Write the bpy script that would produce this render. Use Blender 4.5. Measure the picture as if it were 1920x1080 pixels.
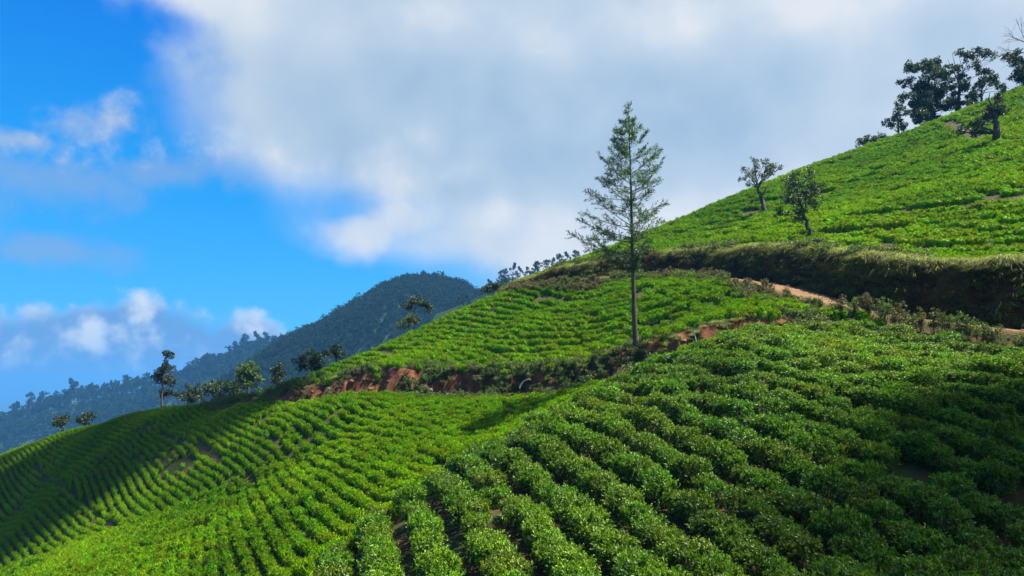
import bpy, math, random
import numpy as np
from mathutils import Vector, Matrix

sc = bpy.context.scene
for o in list(bpy.data.objects):
    bpy.data.objects.remove(o)
R = math.radians
rng = np.random.default_rng(7)
random.seed(7)

# ------------------------------------------------------------------ camera
F = 1371.0                     # focal length in pixels of a 1920 px wide frame
PITCH = R(7.5)
cam_d = bpy.data.cameras.new('camera')
cam = bpy.data.objects.new('camera', cam_d)
sc.collection.objects.link(cam)
cam_d.sensor_width = 36.0
cam_d.lens = 36.0 * F / 1920.0
cam_d.clip_start = 0.1
cam_d.clip_end = 80000
cam.location = (0, 0, 0)
cam.rotation_euler = (R(90) + PITCH, 0, 0)
sc.camera = cam

# ------------------------------------------------------------------ world, sun, exposure
SUN_EL, SUN_AZ = R(63), R(84)          # azimuth measured from +Y (view direction) towards +X
world = bpy.data.worlds.new('World')
sc.world = world
world.use_nodes = True
SKY_STRENGTH = 0.059
CLOUD = 5.0
SKY_TINT = (0.16, 1.05, 1.4)
HAZE = 0.00019
CP, SP = math.cos(PITCH), math.sin(PITCH)

def at(u, v, Y):
    """point at forward distance Y that the photograph shows at pixel (u, v)"""
    a, b = (u - 960) / F, (540 - v) / F
    k = Y / (CP - b * SP)
    return np.array((k * a, Y, k * (SP + b * CP)))

def project(P):
    P = np.asarray(P, float)
    d = P[..., 1] * CP + P[..., 2] * SP
    h = -P[..., 1] * SP + P[..., 2] * CP
    d = np.where(d < 0.1, 0.1, d)
    return 960 + F * P[..., 0] / d, 540 - F * h / d

def sstep(x):
    x = np.clip(x, 0, 1)
    return x * x * (3 - 2 * x)

def build_world():
    nt = world.node_tree
    for n in list(nt.nodes): nt.nodes.remove(n)
    def N(t, **kw):
        n = nt.nodes.new(t)
        for k, v in kw.items(): setattr(n, k, v)
        return n
    def setin(n, i, v):
        if isinstance(v, bpy.types.NodeSocket): nt.links.new(v, n.inputs[i])
        else: n.inputs[i].default_value = v
    def mt(op, a, b=None, c=None, clamp=False):
        n = N('ShaderNodeMath', operation=op, use_clamp=clamp)
        for i, v in enumerate((a, b, c)):
            if v is not None: setin(n, i, v)
        return n.outputs[0]
    def smooth(x, lo, hi):
        n = N('ShaderNodeMapRange', interpolation_type='SMOOTHSTEP')
        setin(n, 0, x); setin(n, 1, lo); setin(n, 2, hi)
        return n.outputs[0]
    def noise(vec, scale, detail=5.0, rough=0.55, off=None):
        n = N('ShaderNodeTexNoise'); 
        if off:
            m = N('ShaderNodeVectorMath', operation='ADD'); setin(m, 0, vec); m.inputs[1].default_value = off; vec = m.outputs[0]
        setin(n, 'Vector', vec); setin(n, 'Scale', scale); setin(n, 'Detail', detail); setin(n, 'Roughness', rough)
        return mt('MULTIPLY', mt('SUBTRACT', n.outputs['Fac'], 0.5), 1.7)
    def mix(f, a, b, mode='MIX'):
        n = N('ShaderNodeMix', data_type='RGBA', blend_type=mode)
        for i, v in ((0, f), (6, a), (7, b)):
            if isinstance(v, bpy.types.NodeSocket): nt.links.new(v, n.inputs[i])
            else: n.inputs[i].default_value = (v[0], v[1], v[2], 1) if i else v
        return n.outputs[2]
    def curve(x, pts, lo, hi):
        """piecewise curve of one angle; pts (x, y)"""
        n = N('ShaderNodeFloatCurve')
        xs = mt('DIVIDE', mt('SUBTRACT', x, lo), hi - lo, clamp=True)
        setin(n, 1, xs)
        c = n.mapping.curves[0]
        ys = [p[1] for p in pts]; y0, y1 = min(ys), max(ys)
        P = [((p[0] - lo) / (hi - lo), (p[1] - y0) / (y1 - y0)) for p in sorted(pts)]
        while len(c.points) < len(P): c.points.new(0.5, 0.5)
        for q, (a, b) in zip(c.points, P): q.location = (a, b); q.handle_type = 'AUTO'
        n.mapping.update()
        return mt('MULTIPLY_ADD', n.outputs[0], y1 - y0, y0)
    def ang(u, v):
        d = at(u, v, 1.0); d = d / np.linalg.norm(d)
        return d[0] / math.hypot(d[0], d[1]), math.asin(d[2])
    tc = N('ShaderNodeTexCoord').outputs['Generated']
    sp = N('ShaderNodeSeparateXYZ'); setin(sp, 0, tc)
    X, Y, Z = sp.outputs
    hl = mt('SQRT', mt('ADD', mt('MULTIPLY', X, X), mt('MULTIPLY', Y, Y)))
    S = mt('DIVIDE', X, mt('MAXIMUM', hl, 0.001))        # sine of the bearing from the valley's axis
    E = mt('ARCSINE', Z)
    # clear sky
    sky = N('ShaderNodeTexSky', sky_type='NISHITA', sun_disc=False, sun_elevation=SUN_EL, sun_rotation=SUN_AZ, altitude=1800, air_density=1.0, dust_density=0.3, ozone_density=3.0)
    hs = N('ShaderNodeHueSaturation'); setin(hs, 'Saturation', 1.3); setin(hs, 'Value', 1.0); setin(hs, 'Color', sky.outputs[0])
    clear = mix(1.0, hs.outputs[0], SKY_TINT, 'MULTIPLY')
    gr_ = N('ShaderNodeValToRGB'); setin(gr_, 0, mt('DIVIDE', E, 0.7, clamp=True))
    els = gr_.color_ramp.elements
    els[0].position, els[0].color = 0.0, (0.8 / 6, 2.8 / 6, 4.8 / 6, 1)
    els[1].position, els[1].color = 1.0, (0.03 / 6, 0.75 / 6, 4.0 / 6, 1)
    for p_, c_ in ((0.16, (0.40, 2.5, 5.0)), (0.36, (0.08, 2.0, 5.0)), (0.62, (0.03, 1.25, 4.6))):
        e = els.new(p_); e.color = (c_[0] / 6, c_[1] / 6, c_[2] / 6, 1)
    clear = mix(0.8, clear, mix(1.0, gr_.outputs[0], (6, 6, 6), 'MULTIPLY'))
    # shared turbulence
    n_big = noise(tc, 3.4, 6.0, 0.5)
    n_fine = noise(tc, 8.0, 5.0, 0.48, (3, 1, 7))
    n_soft = noise(tc, 1.7, 3.0, 0.5, (9, 4, 2))
    # the large bank of cloud standing over the hill
    ed = [ang(*p) for p in [(240,-60),(285,0),(335,60),(345,130),(350,200),(375,270),(470,330),(600,395),(615,440),(700,480),(840,530),(900,620)]]
    pts = [(e, s) for s, e in ed] + [(0.75, -0.30), (1.2, -0.2), (-0.05, -0.02)]
    edge = curve(E, pts, -0.1, 1.3)
    hard = smooth(E, ang(300, 330)[1], ang(300, 60)[1])
    amp = mt('MULTIPLY_ADD', hard, 0.14, 0.12)
    g = mt('ADD', mt('ADD', mt('SUBTRACT', S, edge), 0.055), mt('ADD', mt('MULTIPLY', n_big, amp), mt('MULTIPLY', n_fine, 0.10)))
    # crisp towers above, soft rain-veils below
    width = mt('MULTIPLY_ADD', hard, -0.16, 0.26)
    big = mt('DIVIDE', mt('ADD', g, 0.02), width, clamp=True)
    big = mt('MULTIPLY', mt('MULTIPLY', big, big), mt('SUBTRACT', 3.0, mt('MULTIPLY', big, 2.0)))
    # tone of that bank: lit shoulders, greyer heart
    tone = curve(E, [(ang(960, 620)[1], 0.80), (ang(960, 480)[1], 0.90), (ang(960, 400)[1], 0.72), (ang(960, 300)[1], 0.40), (ang(960, 220)[1], 0.36), (ang(960, 120)[1], 0.52), (ang(960, 30)[1], 0.75), (0.8, 0.8), (1.3, 0.6), (-0.1, 0.8), (0.02, 0.8)], -0.1, 1.3)
    rim = smooth(g, 0.36, 0.0)
    tone = mt('ADD', tone, mt('ADD', mt('MULTIPLY', n_soft, 1.0), mt('ADD', mt('MULTIPLY', n_fine, 0.6), mt('MULTIPLY', rim, mt('MULTIPLY', hard, 0.35)))))
    tone = mt('ADD', tone, mt('MULTIPLY', smooth(S, 0.05, 0.5), 0.22))
    def blob(u, v, ru, rv):
        s0, e0 = ang(u, v)
        a = mt('DIVIDE', mt('SUBTRACT', S, s0), ru / F); b = mt('DIVIDE', mt('SUBTRACT', E, e0), rv / F)
        return mt('SUBTRACT', 1.0, mt('SQRT', mt('ADD', mt('MULTIPLY', a, a), mt('MULTIPLY', b, b))))
    bil = mt('MAXIMUM', mt('MAXIMUM', blob(770, 410, 190, 110), blob(690, 435, 130, 75)), mt('MAXIMUM', blob(930, 450, 190, 110), mt('SUBTRACT', blob(740, 350, 230, 120), 0.08)))
    bil = smooth(mt('ADD', bil, mt('ADD', mt('MULTIPLY', n_fine, 0.9), mt('MULTIPLY', n_big, 0.5))), 0.05, 0.75)
    tone = mt('ADD', mt('MULTIPLY', tone, mt('SUBTRACT', 1.0, mt('MULTIPLY', bil, 0.8))), mt('MULTIPLY', bil, mt('ADD', 0.75, mt('MULTIPLY', n_fine, 0.6))))
    big = mt('MAXIMUM', big, mt('MULTIPLY', bil, 0.93))
    cr = N('ShaderNodeValToRGB'); setin(cr, 0, tone)
    els = cr.color_ramp.elements
    els[0].position, els[0].color = 0.05, (0.30, 0.47, 0.68, 1)
    els[1].position, els[1].color = 1.0, (0.86, 0.90, 0.94, 1)
    e = els.new(0.45); e.color = (0.46, 0.62, 0.80, 1)
    e = els.new(0.75); e.color = (0.62, 0.74, 0.87, 1)
    col = mix(big, clear, mix(1.0, cr.outputs[0], (CLOUD, CLOUD, CLOUD), 'MULTIPLY'))
    # a torn small cloud and its veil
    m1 = mt('MAXIMUM', mt('MAXIMUM', blob(135, 230, 185, 80), blob(225, 222, 90, 62)), blob(40, 262, 150, 50))
    m2 = mt('MAXIMUM', mt('MAXIMUM', blob(300, 325, 140, 52), blob(60, 330, 230, 85)), blob(120, 470, 130, 40))
    n_torn = noise(tc, 16.0, 7.0, 0.6, (2, 6, 4))
    tex = mt('ADD', mt('MULTIPLY', n_fine, 1.0), mt('MULTIPLY', n_torn, 1.0))
    k1 = smooth(mt('ADD', m1, tex), 0.10, 0.85)
    k2 = mt('MULTIPLY', smooth(mt('ADD', m2, tex), 0.0, 0.9), 0.62)
    c1 = mix(smooth(tex, -0.35, 0.3), (0.42 * CLOUD, 0.56 * CLOUD, 0.80 * CLOUD), (0.80 * CLOUD, 0.86 * CLOUD, 0.93 * CLOUD))
    col = mix(k2, col, (0.30 * CLOUD, 0.47 * CLOUD, 0.78 * CLOUD))
    col = mix(mt('MULTIPLY', k1, 0.92), col, c1)
    # cumulus far away, low over the plain
    n_c = noise(tc, 9.0, 4.0, 0.5, (1, 8, 3)); n_d = noise(tc, 24.0, 4.0, 0.5, (5, 2, 1))
    top = curve(S, [(-1.0, ang(0, 600)[1]), (ang(0, 600)[0], ang(0, 588)[1]), (ang(290, 575)[0], ang(290, 566)[1]), (ang(400, 600)[0], ang(400, 592)[1]), (ang(480, 600)[0], ang(480, 600)[1]), (ang(560, 640)[0], ang(560, 660)[1]), (0.0, -0.02), (1.0, -0.02)], -1.0, 1.0)
    h = mt('ADD', mt('SUBTRACT', mt('ADD', top, 0.006), E), mt('ADD', mt('MULTIPLY', n_c, 0.055), mt('MULTIPLY', n_d, 0.05)))
    k3 = smooth(h, -0.006, 0.03)
    lit = mt('ADD', mt('MULTIPLY', n_c, 1.0), mt('ADD', mt('MULTIPLY', n_d, 1.4), mt('MULTIPLY', smooth(h, 0.03, 0.004), 0.40)))
    c3 = mix(smooth(lit, 0.0, 0.75), (0.20 * CLOUD, 0.38 * CLOUD, 0.74 * CLOUD), (0.90 * CLOUD, 0.95 * CLOUD, 1.0 * CLOUD))
    col = mix(mt('MULTIPLY', k3, 0.9), col, c3)
    bg = N('ShaderNodeBackground'); setin(bg, 0, col); bg.inputs[1].default_value = SKY_STRENGTH
    o = N('ShaderNodeOutputWorld'); nt.links.new(bg.outputs[0], o.inputs[0])
build_world()
sun_d = bpy.data.lights.new('sun', 'SUN')
sun_d.energy = 5.0
sun_d.angle = R(0.6)
sun_d.color = (1.0, 0.93, 0.80)
sun = bpy.data.objects.new('sun', sun_d)
sc.collection.objects.link(sun)
sdir = Vector((math.sin(SUN_AZ) * math.cos(SUN_EL), math.cos(SUN_AZ) * math.cos(SUN_EL), math.sin(SUN_EL)))
sun.rotation_euler = (-sdir).to_track_quat('-Z', 'Y').to_euler()
sc.view_settings.view_transform = 'Standard'
sc.view_settings.look = 'None'
sc.view_settings.exposure = 1.65
sc.view_settings.gamma = 1.0
sc.cycles.max_bounces = 5
sc.cycles.diffuse_bounces = 2
sc.cycles.glossy_bounces = 2
sc.cycles.transmission_bounces = 3
sc.cycles.transparent_max_bounces = 6
sc.cycles.volume_bounces = 1
sc.cycles.caustics_reflective = False
sc.cycles.caustics_refractive = False

# value noise for the layout (numpy)
_perm = np.random.default_rng(3).random((256, 256))
def vnoise(x, y):
    xi, yi = np.floor(x).astype(int), np.floor(y).astype(int)
    fx, fy = x - xi, y - yi
    fx, fy = fx * fx * (3 - 2 * fx), fy * fy * (3 - 2 * fy)
    g = lambda i, j: _perm[i & 255, j & 255]
    return (g(xi, yi) * (1 - fx) + g(xi + 1, yi) * fx) * (1 - fy) + (g(xi, yi + 1) * (1 - fx) + g(xi + 1, yi + 1) * fx) * fy
def fbm(x, y, n=4):
    s, a, t = 0, 1, 0
    for i in range(n):
        s = s + a * vnoise(x * 2 ** i + 17 * i, y * 2 ** i - 31 * i); t += a; a *= 0.5
    return s / t

# ------------------------------------------------------------------ terrain: one height function of (x, y)
TOP = 0.75          # height of the tea above its soil
tea_pts = [
 # foreground spur
 (1300,640,38),(1450,606,38.5),(1180,700,36.5),(1000,790,34),(900,840,32.5),(800,900,30),(700,965,27),(600,1075,23),
 (760,1070,19.5),(960,1075,17.5),(1200,1075,16.5),(1500,1070,16),(1900,1070,15),
 (1900,900,20),(1900,760,26),(1900,672,32),(1600,668,35),(1750,668,33.5),(1900,660,35.2),(1750,655,36.6),(1620,650,38.3),(1600,760,29),(1600,900,21.5),(1300,760,29),(1300,900,22.5),(1100,900,24.5),(1000,950,22),
 # valley under the long red bank
 (980,732,52),(850,734,57),(700,732,60),(600,745,64),(520,751,70.5),(440,757,77),(1100,710,46),(1200,690,42.5),(1270,672,40.5),
 (1000,765,44.5),(900,800,45),(800,850,42),(650,905,43),(500,955,46),(300,1010,50),(100,1065,53),(400,1070,41),(600,1050,34.5),(700,985,33.5),
 (250,992,56),(420,925,55.5),(560,862,56),(700,790,53),
 # far left fields
 (230,774,107),(120,806,120),(0,850,132),(330,758,99),(385,749,92),(100,900,90.6),(200,960,67),(0,1040,72.8),(300,890,69),(450,888,57.5),(450,800,68.7),(600,792,58),(300,810,83.8),(400,850,66),(60,960,79),
 # middle field above the bank
 (1192,655,54),(1000,676,58.5),(860,684,62),(760,674,65),(690,680,67),(620,706,75),(520,727,83),(440,741,91),
 (1000,600,68),(900,610,75),(1100,605,63),(1250,600,54.5),(1400,575,47.5),(1300,570,55),(1200,560,62),
 (960,545,81),(850,588,84),(740,635,83),(640,675,80),(1100,545,75),
 # upper hill
 (1900,487,45.5),(1750,492,48),(1620,474,53),(1500,458,60.5),(1370,464,69),(1240,472,77.5),(1100,492,85),(1000,516,91),
 (1920,160,112),(1780,215,116),(1640,266,118),(1520,308,118),(1400,356,116),(1290,402,111),(1180,446,106),(1080,486,101),(990,520,96),
 (1900,350,62),(1700,350,76),(1800,250,98),(1600,300,106),(1500,400,78),(1350,420,92),(1600,400,67),(1900,260,80),
]
ctl = [at(u, v, y) - np.array((0, 0, TOP)) for u, v, y in tea_pts]
# ground that the ridges hide: it falls away behind them
hid = [(230,830,140),(0,930,170),(400,820,120),(500,830,100),(640,770,105),(740,740,108),(850,690,112),(960,640,115),(990,610,125),
       (1180,540,140),(1400,480,150),(1640,400,155),(1920,300,155),(1080,580,130),
       (-300,1100,140),(-300,1300,90),(2200,500,46),(2200,120,110),(2300,1000,18),(960,1500,9),(300,1500,17),(2000,1500,7)]
ctl += [at(u, v, y) for u, v, y in hid]
# the track, rising away round the hill
road_px = [(2150,648,34),(1890,616,40),(1740,604,43),(1600,581,46.5),(1530,557,50.5),(1470,538,55.5),(1380,522,63),(1250,514,72),(1120,522,79),(1000,536,85),(930,560,92),(860,600,104)]
road = np.array([at(*p) for p in road_px])
road_h = np.array([3.6,3.5,3.4,3.1,2.9,2.8,2.4,2.0,1.6,1.2,0.5,0.0])           # cutting above it
# the cut bank between the middle field and the valley (runs left to right)
bank_px = [(360,751,97),(440,746,85),(520,741,76.5),(600,735,69.5),(700,714,64.5),(780,712,61),(860,716,59),(980,716,54.5),(1100,694,48.5),(1190,677,45.5),(1260,655,43.5),(1330,632,42.5),(1420,606,42.5),(1520,600,42.5),(1590,600,43)]
bank = np.array([at(*p) for p in bank_px])
bank_h = np.array([0,0.7,1.1,1.6,2.3,2.5,2.4,2.3,2.0,2.1,2.1,1.8,1.4,0.9,0])

def resample(P, H, step=0.5):
    seg = np.linalg.norm(np.diff(P[:, :2], axis=0), axis=1)
    s = np.concatenate(([0], np.cumsum(seg)))
    t = np.arange(0, s[-1], step)
    # smooth interpolation
    k = np.array([np.interp(t, s, P[:, i]) for i in range(3)]).T
    h = np.interp(t, s, H)
    for _ in range(60):
        k[1:-1] = 0.5 * k[1:-1] + 0.25 * (k[2:] + k[:-2])
        h[1:-1] = 0.5 * h[1:-1] + 0.25 * (h[2:] + h[:-2])
    return k, h
road_c, road_hc = resample(road, road_h)
bank_c, bank_hc = resample(bank, bank_h)

def curve_dist(x, y, C):
    """signed distance to a polyline (positive on the uphill, right-hand-when-walking-along side), index of the nearest sample"""
    x, y = np.ravel(x), np.ravel(y)
    out_d = np.empty(x.shape); out_i = np.empty(x.shape, int)
    T = np.gradient(C[:, :2], axis=0)
    T /= np.linalg.norm(T, axis=1)[:, None]
    for a in range(0, len(x), 40000):
        dx = x[a:a+40000, None] - C[None, :, 0]; dy = y[a:a+40000, None] - C[None, :, 1]
        d2 = dx * dx + dy * dy
        i = d2.argmin(1)
        r = np.arange(len(i))
        side = T[i, 0] * dy[r, i] - T[i, 1] * dx[r, i]      # > 0: left of the walking direction
        d = np.sign(side) * np.sqrt(d2[r, i])
        out_d[a:a+40000] = d; out_i[a:a+40000] = i
    return out_d, out_i

def steps(x, y):
    """height added by the two cuttings"""
    d1, i1 = curve_dist(x, y, road_c)
    n1 = (fbm(np.ravel(x) * 0.5, np.ravel(y) * 0.5) - 0.5) * 1.2
    s1 = road_hc[i1] * sstep((-d1 - 1.7 + n1 * 0.6) / 1.3)
    d2, i2 = curve_dist(x, y, bank_c)
    n2 = (fbm(np.ravel(x) * 0.45 + 9, np.ravel(y) * 0.45) - 0.5) * 2.2
    n2 = n2 + (vnoise(np.ravel(x) * 1.5 + 4, np.ravel(y) * 1.5) - 0.5) * 1.3
    s2 = bank_hc[i2] * sstep((d2 + n2 * 0.7 + 0.3) / 1.6)
    # both cuttings fade with distance so that they change only their own hillside
    f1 = np.exp(-(np.maximum(-d1 - 4, 0) / 26.0) ** 2)
    f2 = np.exp(-(np.maximum(d2 - 3, 0) / 12.0) ** 2)
    return s1 * f1 + s2 * f2, d1, i1, d2, i2

# in walking order (right to left) the hill lies to the right of the track: d1 < 0; the middle field lies left of the bank: d2 > 0
cl = np.array(ctl)
base_z = cl[:, 2] - steps(cl[:, 0], cl[:, 1])[0]
rp = road_c[::8]
cl = np.vstack((cl, rp)); base_z = np.concatenate((base_z, rp[:, 2]))
bp = bank_c[3:-3:4]
SC = 40.0
def tps_k(r2):
    return 0.5 * r2 * np.log(np.maximum(r2, 1e-12))
def tps_fit(P, z, lam):
    n = len(P); Q = P / SC
    K = tps_k(((Q[:, None] - Q[None]) ** 2).sum(-1)) + lam * np.eye(n)
    A = np.hstack((np.ones((n, 1)), Q))
    M = np.block([[K, A], [A.T, np.zeros((3, 3))]])
    return np.linalg.solve(M, np.concatenate((z, np.zeros(3))))
W = tps_fit(cl[:, :2], base_z, 0.004)
def tps_eval(x, y):
    x, y = np.ravel(x) / SC, np.ravel(y) / SC
    out = np.empty(x.shape); Q = cl[:, :2] / SC
    for a in range(0, len(x), 40000):
        X, Yy = x[a:a+40000], y[a:a+40000]
        r2 = (X[:, None] - Q[None, :, 0]) ** 2 + (Yy[:, None] - Q[None, :, 1]) ** 2
        out[a:a+40000] = tps_k(r2) @ W[:-3] + W[-3] + W[-2] * X + W[-1] * Yy
    return out
def ground_full(x, y):
    st, d1, i1, d2, i2 = steps(x, y)
    z = tps_eval(x, y) + st
    # level track bed
    w = 1 - sstep((np.abs(d1) - 1.3) / 0.9)
    z = z * (1 - w) + (road_c[i1, 2] + 0.02 * d1) * w
    z += (fbm(np.ravel(x) * 0.35, np.ravel(y) * 0.35, 5) - 0.5) * 0.35 * (1 - w)
    wb = np.exp(-((d2 + 0.1) / 1.0) ** 2) * (bank_hc[i2] > 0.25) + np.exp(-((d1 + 2.6) / 0.9) ** 2) * (road_hc[i1] > 0.3)
    z += (fbm(np.ravel(x) * 1.3 + 60, np.ravel(y) * 1.3, 3) - 0.5) * 0.9 * wb
    return z, d1, i1, d2, i2
# a coarse polar table of the ground for fast look-ups
NR, NA = 640, 700
RAD = np.exp(np.linspace(math.log(4.0), math.log(210.0), NR))
ANG = np.linspace(R(-62), R(62), NA)
gr, ga = np.meshgrid(RAD, ANG, indexing='ij')
GX, GY = gr * np.sin(ga), gr * np.cos(ga)
gz, gd1, gi1, gd2, gi2 = ground_full(GX, GY)
GZ = gz.reshape(NR, NA); GD1 = gd1.reshape(NR, NA); GD2 = gd2.reshape(NR, NA)
GI1 = gi1.reshape(NR, NA); GI2 = gi2.reshape(NR, NA)
def lookup(G, x, y):
    r = np.hypot(x, y); a = np.arctan2(x, y)
    fi = np.clip((np.log(np.maximum(r, 4.0)) - math.log(4.0)) / (math.log(210.0) - math.log(4.0)) * (NR - 1), 0, NR - 1.001)
    fj = np.clip((a - ANG[0]) / (ANG[-1] - ANG[0]) * (NA - 1), 0, NA - 1.001)
    i, j = fi.astype(int), fj.astype(int); u, v = fi - i, fj - j
    return (G[i, j] * (1 - u) + G[i + 1, j] * u) * (1 - v) + (G[i, j + 1] * (1 - u) + G[i + 1, j + 1] * u) * v
def height(x, y):
    return lookup(GZ, np.asarray(x, float), np.asarray(y, float))
def cast(u, v, lift=0.0):
    """first hit of the photograph's pixel with the ground (raised by lift)"""
    ys = np.exp(np.linspace(math.log(6), math.log(200), 3000))
    a, b = (u - 960) / F, (540 - v) / F
    k = ys / (CP - b * SP)
    X, Z = k * a, k * (SP + b * CP)
    below = Z < height(X, ys) + lift
    n = below.argmax()
    if not below[n]:
        return None
    return np.array((X[n], ys[n], Z[n] - lift))

def add_mesh(name, verts, faces, mat=None, parent=None, smooth=False, attrs=None):
    me = bpy.data.meshes.new(name)
    verts = np.asarray(verts, np.float32)
    faces = np.asarray(faces)
    n, k = faces.shape
    me.vertices.add(len(verts)); me.vertices.foreach_set('co', verts.ravel())
    me.loops.add(n * k); me.loops.foreach_set('vertex_index', faces.astype(np.int32).ravel())
    me.polygons.add(n); me.polygons.foreach_set('loop_start', np.arange(0, n * k, k, dtype=np.int32))
    me.polygons.foreach_set('loop_total', np.full(n, k, np.int32))
    if smooth:
        me.polygons.foreach_set('use_smooth', np.ones(n, bool))
    me.update(calc_edges=True)
    for an, (dom, typ, data) in (attrs or {}).items():
        at_ = me.attributes.new(an, typ, dom)
        at_.data.foreach_set('color' if typ == 'FLOAT_COLOR' else 'vector' if typ == 'FLOAT_VECTOR' else 'value', np.asarray(data).ravel())
    if mat:
        me.materials.append(mat)
    ob = bpy.data.objects.new(name, me)
    sc.collection.objects.link(ob)
    ob.parent = parent
    return ob

# ------------------------------------------------------------------ material helpers
def new_mat(name):
    m = bpy.data.materials.new(name); m.use_nodes = True
    nt = m.node_tree
    for n in list(nt.nodes): nt.nodes.remove(n)
    out = nt.nodes.new('ShaderNodeOutputMaterial')
    return m, nt, out
def nd(nt, typ, **kw):
    n = nt.nodes.new(typ)
    ins = kw.pop('ins', {})
    for k, v in kw.items(): setattr(n, k, v)
    for k, v in ins.items():
        if isinstance(v, bpy.types.NodeSocket): nt.links.new(v, n.inputs[k])
        else: n.inputs[k].default_value = v
    return n
def c4(c): return (c[0], c[1], c[2], 1.0)
def ramp(nt, fac, stops, interp='LINEAR'):
    r = nt.nodes.new('ShaderNodeValToRGB'); r.color_ramp.interpolation = interp
    els = r.color_ramp.elements
    while len(els) > len(stops): els.remove(els[-1])
    while len(els) < len(stops): els.new(1.0)
    for e, (p, c) in zip(els, stops):
        e.position = p; e.color = c4(c) if len(c) == 3 else c
    nt.links.new(fac, r.inputs[0])
    return r.outputs[0]
def math_n(nt, op, a, b=None, clamp=False):
    n = nt.nodes.new('ShaderNodeMath'); n.operation = op; n.use_clamp = clamp
    for i, v in enumerate((a, b)):
        if v is None: continue
        if isinstance(v, bpy.types.NodeSocket): nt.links.new(v, n.inputs[i])
        else: n.inputs[i].default_value = v
    return n.outputs[0]
def mix_c(nt, fac, a, b, mode='MIX'):
    n = nt.nodes.new('ShaderNodeMix'); n.data_type = 'RGBA'; n.blend_type = mode
    for i, v in ((0, fac), (6, a), (7, b)):
        if isinstance(v, bpy.types.NodeSocket): nt.links.new(v, n.inputs[i])
        else: n.inputs[i].default_value = c4(v) if i and len(v) == 3 else v
    return n.outputs[2]

def leaf_mat(name, dark, mid, light, rough=0.38, transl=0.35, spec=0.5, age=True, tl_tint=(1.3, 1.3, 0.3), patch=None):
    """leaves: every leaf its own shade, young ones lighter; thin, so part of the light passes through"""
    m, nt, out = new_mat(name)
    geo = nd(nt, 'ShaderNodeNewGeometry')
    col = ramp(nt, geo.outputs['Random Per Island'], [(0.0, dark), (0.55, mid), (1.0, light)])
    if age:
        a = nd(nt, 'ShaderNodeAttribute', attribute_name='age')
        col = mix_c(nt, a.outputs['Fac'], col, tuple(light[i] * (1.5, 1.2, 0.9)[i] for i in range(3)))
    oi = nd(nt, 'ShaderNodeObjectInfo')
    hv = nd(nt, 'ShaderNodeHueSaturation', ins={'Color': col})
    nt.links.new(math_n(nt, 'MULTIPLY_ADD', oi.outputs['Random'], 0.035), hv.inputs['Hue'])
    hv.inputs['Hue'].links[0].from_node.inputs[2].default_value = 0.4825
    nt.links.new(math_n(nt, 'MULTIPLY_ADD', oi.outputs['Random'], 0.35), hv.inputs['Value'])
    hv.inputs['Value'].links[0].from_node.inputs[2].default_value = 0.82
    col = hv.outputs[0]
    if patch:      # broad patches of fresher or older growth
        pos = nd(nt, 'ShaderNodeNewGeometry').outputs['Position']
        nz = nd(nt, 'ShaderNodeTexNoise', ins={'Vector': pos, 'Scale': patch, 'Detail': 3.0})
        f = ramp(nt, nz.outputs['Fac'], [(0.32, (0.55, 0.70, 0.9)), (0.5, (0.92, 0.96, 1.0)), (0.68, (1.3, 1.18, 0.9))])
        col = mix_c(nt, 1.0, col, f, 'MULTIPLY')
    p = nd(nt, 'ShaderNodeBsdfPrincipled', ins={'Base Color': col, 'Roughness': rough, 'Specular IOR Level': spec})
    tc = mix_c(nt, 1.0, col, tl_tint, 'MULTIPLY')
    t = nd(nt, 'ShaderNodeBsdfTranslucent', ins={'Color': tc})
    mx = nd(nt, 'ShaderNodeMixShader', ins={0: transl, 1: p.outputs[0], 2: t.outputs[0]})
    nt.links.new(mx.outputs[0], out.inputs[0])
    return m
def bark_mat(name, a, b, scale=6.0):
    m, nt, out = new_mat(name)
    tc = nd(nt, 'ShaderNodeTexCoord')
    mp = nd(nt, 'ShaderNodeMapping', ins={'Vector': tc.outputs['Object'], 'Scale': (1, 1, 0.25)})
    nz = nd(nt, 'ShaderNodeTexNoise', ins={'Vector': mp.outputs[0], 'Scale': scale, 'Detail': 6.0, 'Roughness': 0.7})
    col = ramp(nt, nz.outputs['Fac'], [(0.3, a), (0.7, b)])
    bp_ = nd(nt, 'ShaderNodeBump', ins={'Height': nz.outputs['Fac'], 'Strength': 0.6, 'Distance': 0.05})
    p = nd(nt, 'ShaderNodeBsdfPrincipled', ins={'Base Color': col, 'Roughness': 0.9, 'Normal': bp_.outputs[0]})
    nt.links.new(p.outputs[0], out.inputs[0])
    return m

M_TEA = leaf_mat('tea_leaf', (0.008, 0.042, 0.004), (0.034, 0.115, 0.004), (0.130, 0.265, 0.004), rough=0.42, transl=0.34, patch=0.09, spec=0.42)
M_TEA_FAR = leaf_mat('tea_leaf_far', (0.028, 0.092, 0.002), (0.076, 0.198, 0.002), (0.180, 0.340, 0.002), rough=0.6, transl=0.32, patch=0.05, spec=0.06)
M_STEM = bark_mat('stem', (0.04, 0.025, 0.015), (0.12, 0.08, 0.05))
M_BARK = bark_mat('bark', (0.02, 0.015, 0.012), (0.09, 0.07, 0.055))
M_BARK_PALE = bark_mat('bark_pale', (0.06, 0.05, 0.04), (0.22, 0.19, 0.15), 4.0)

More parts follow.
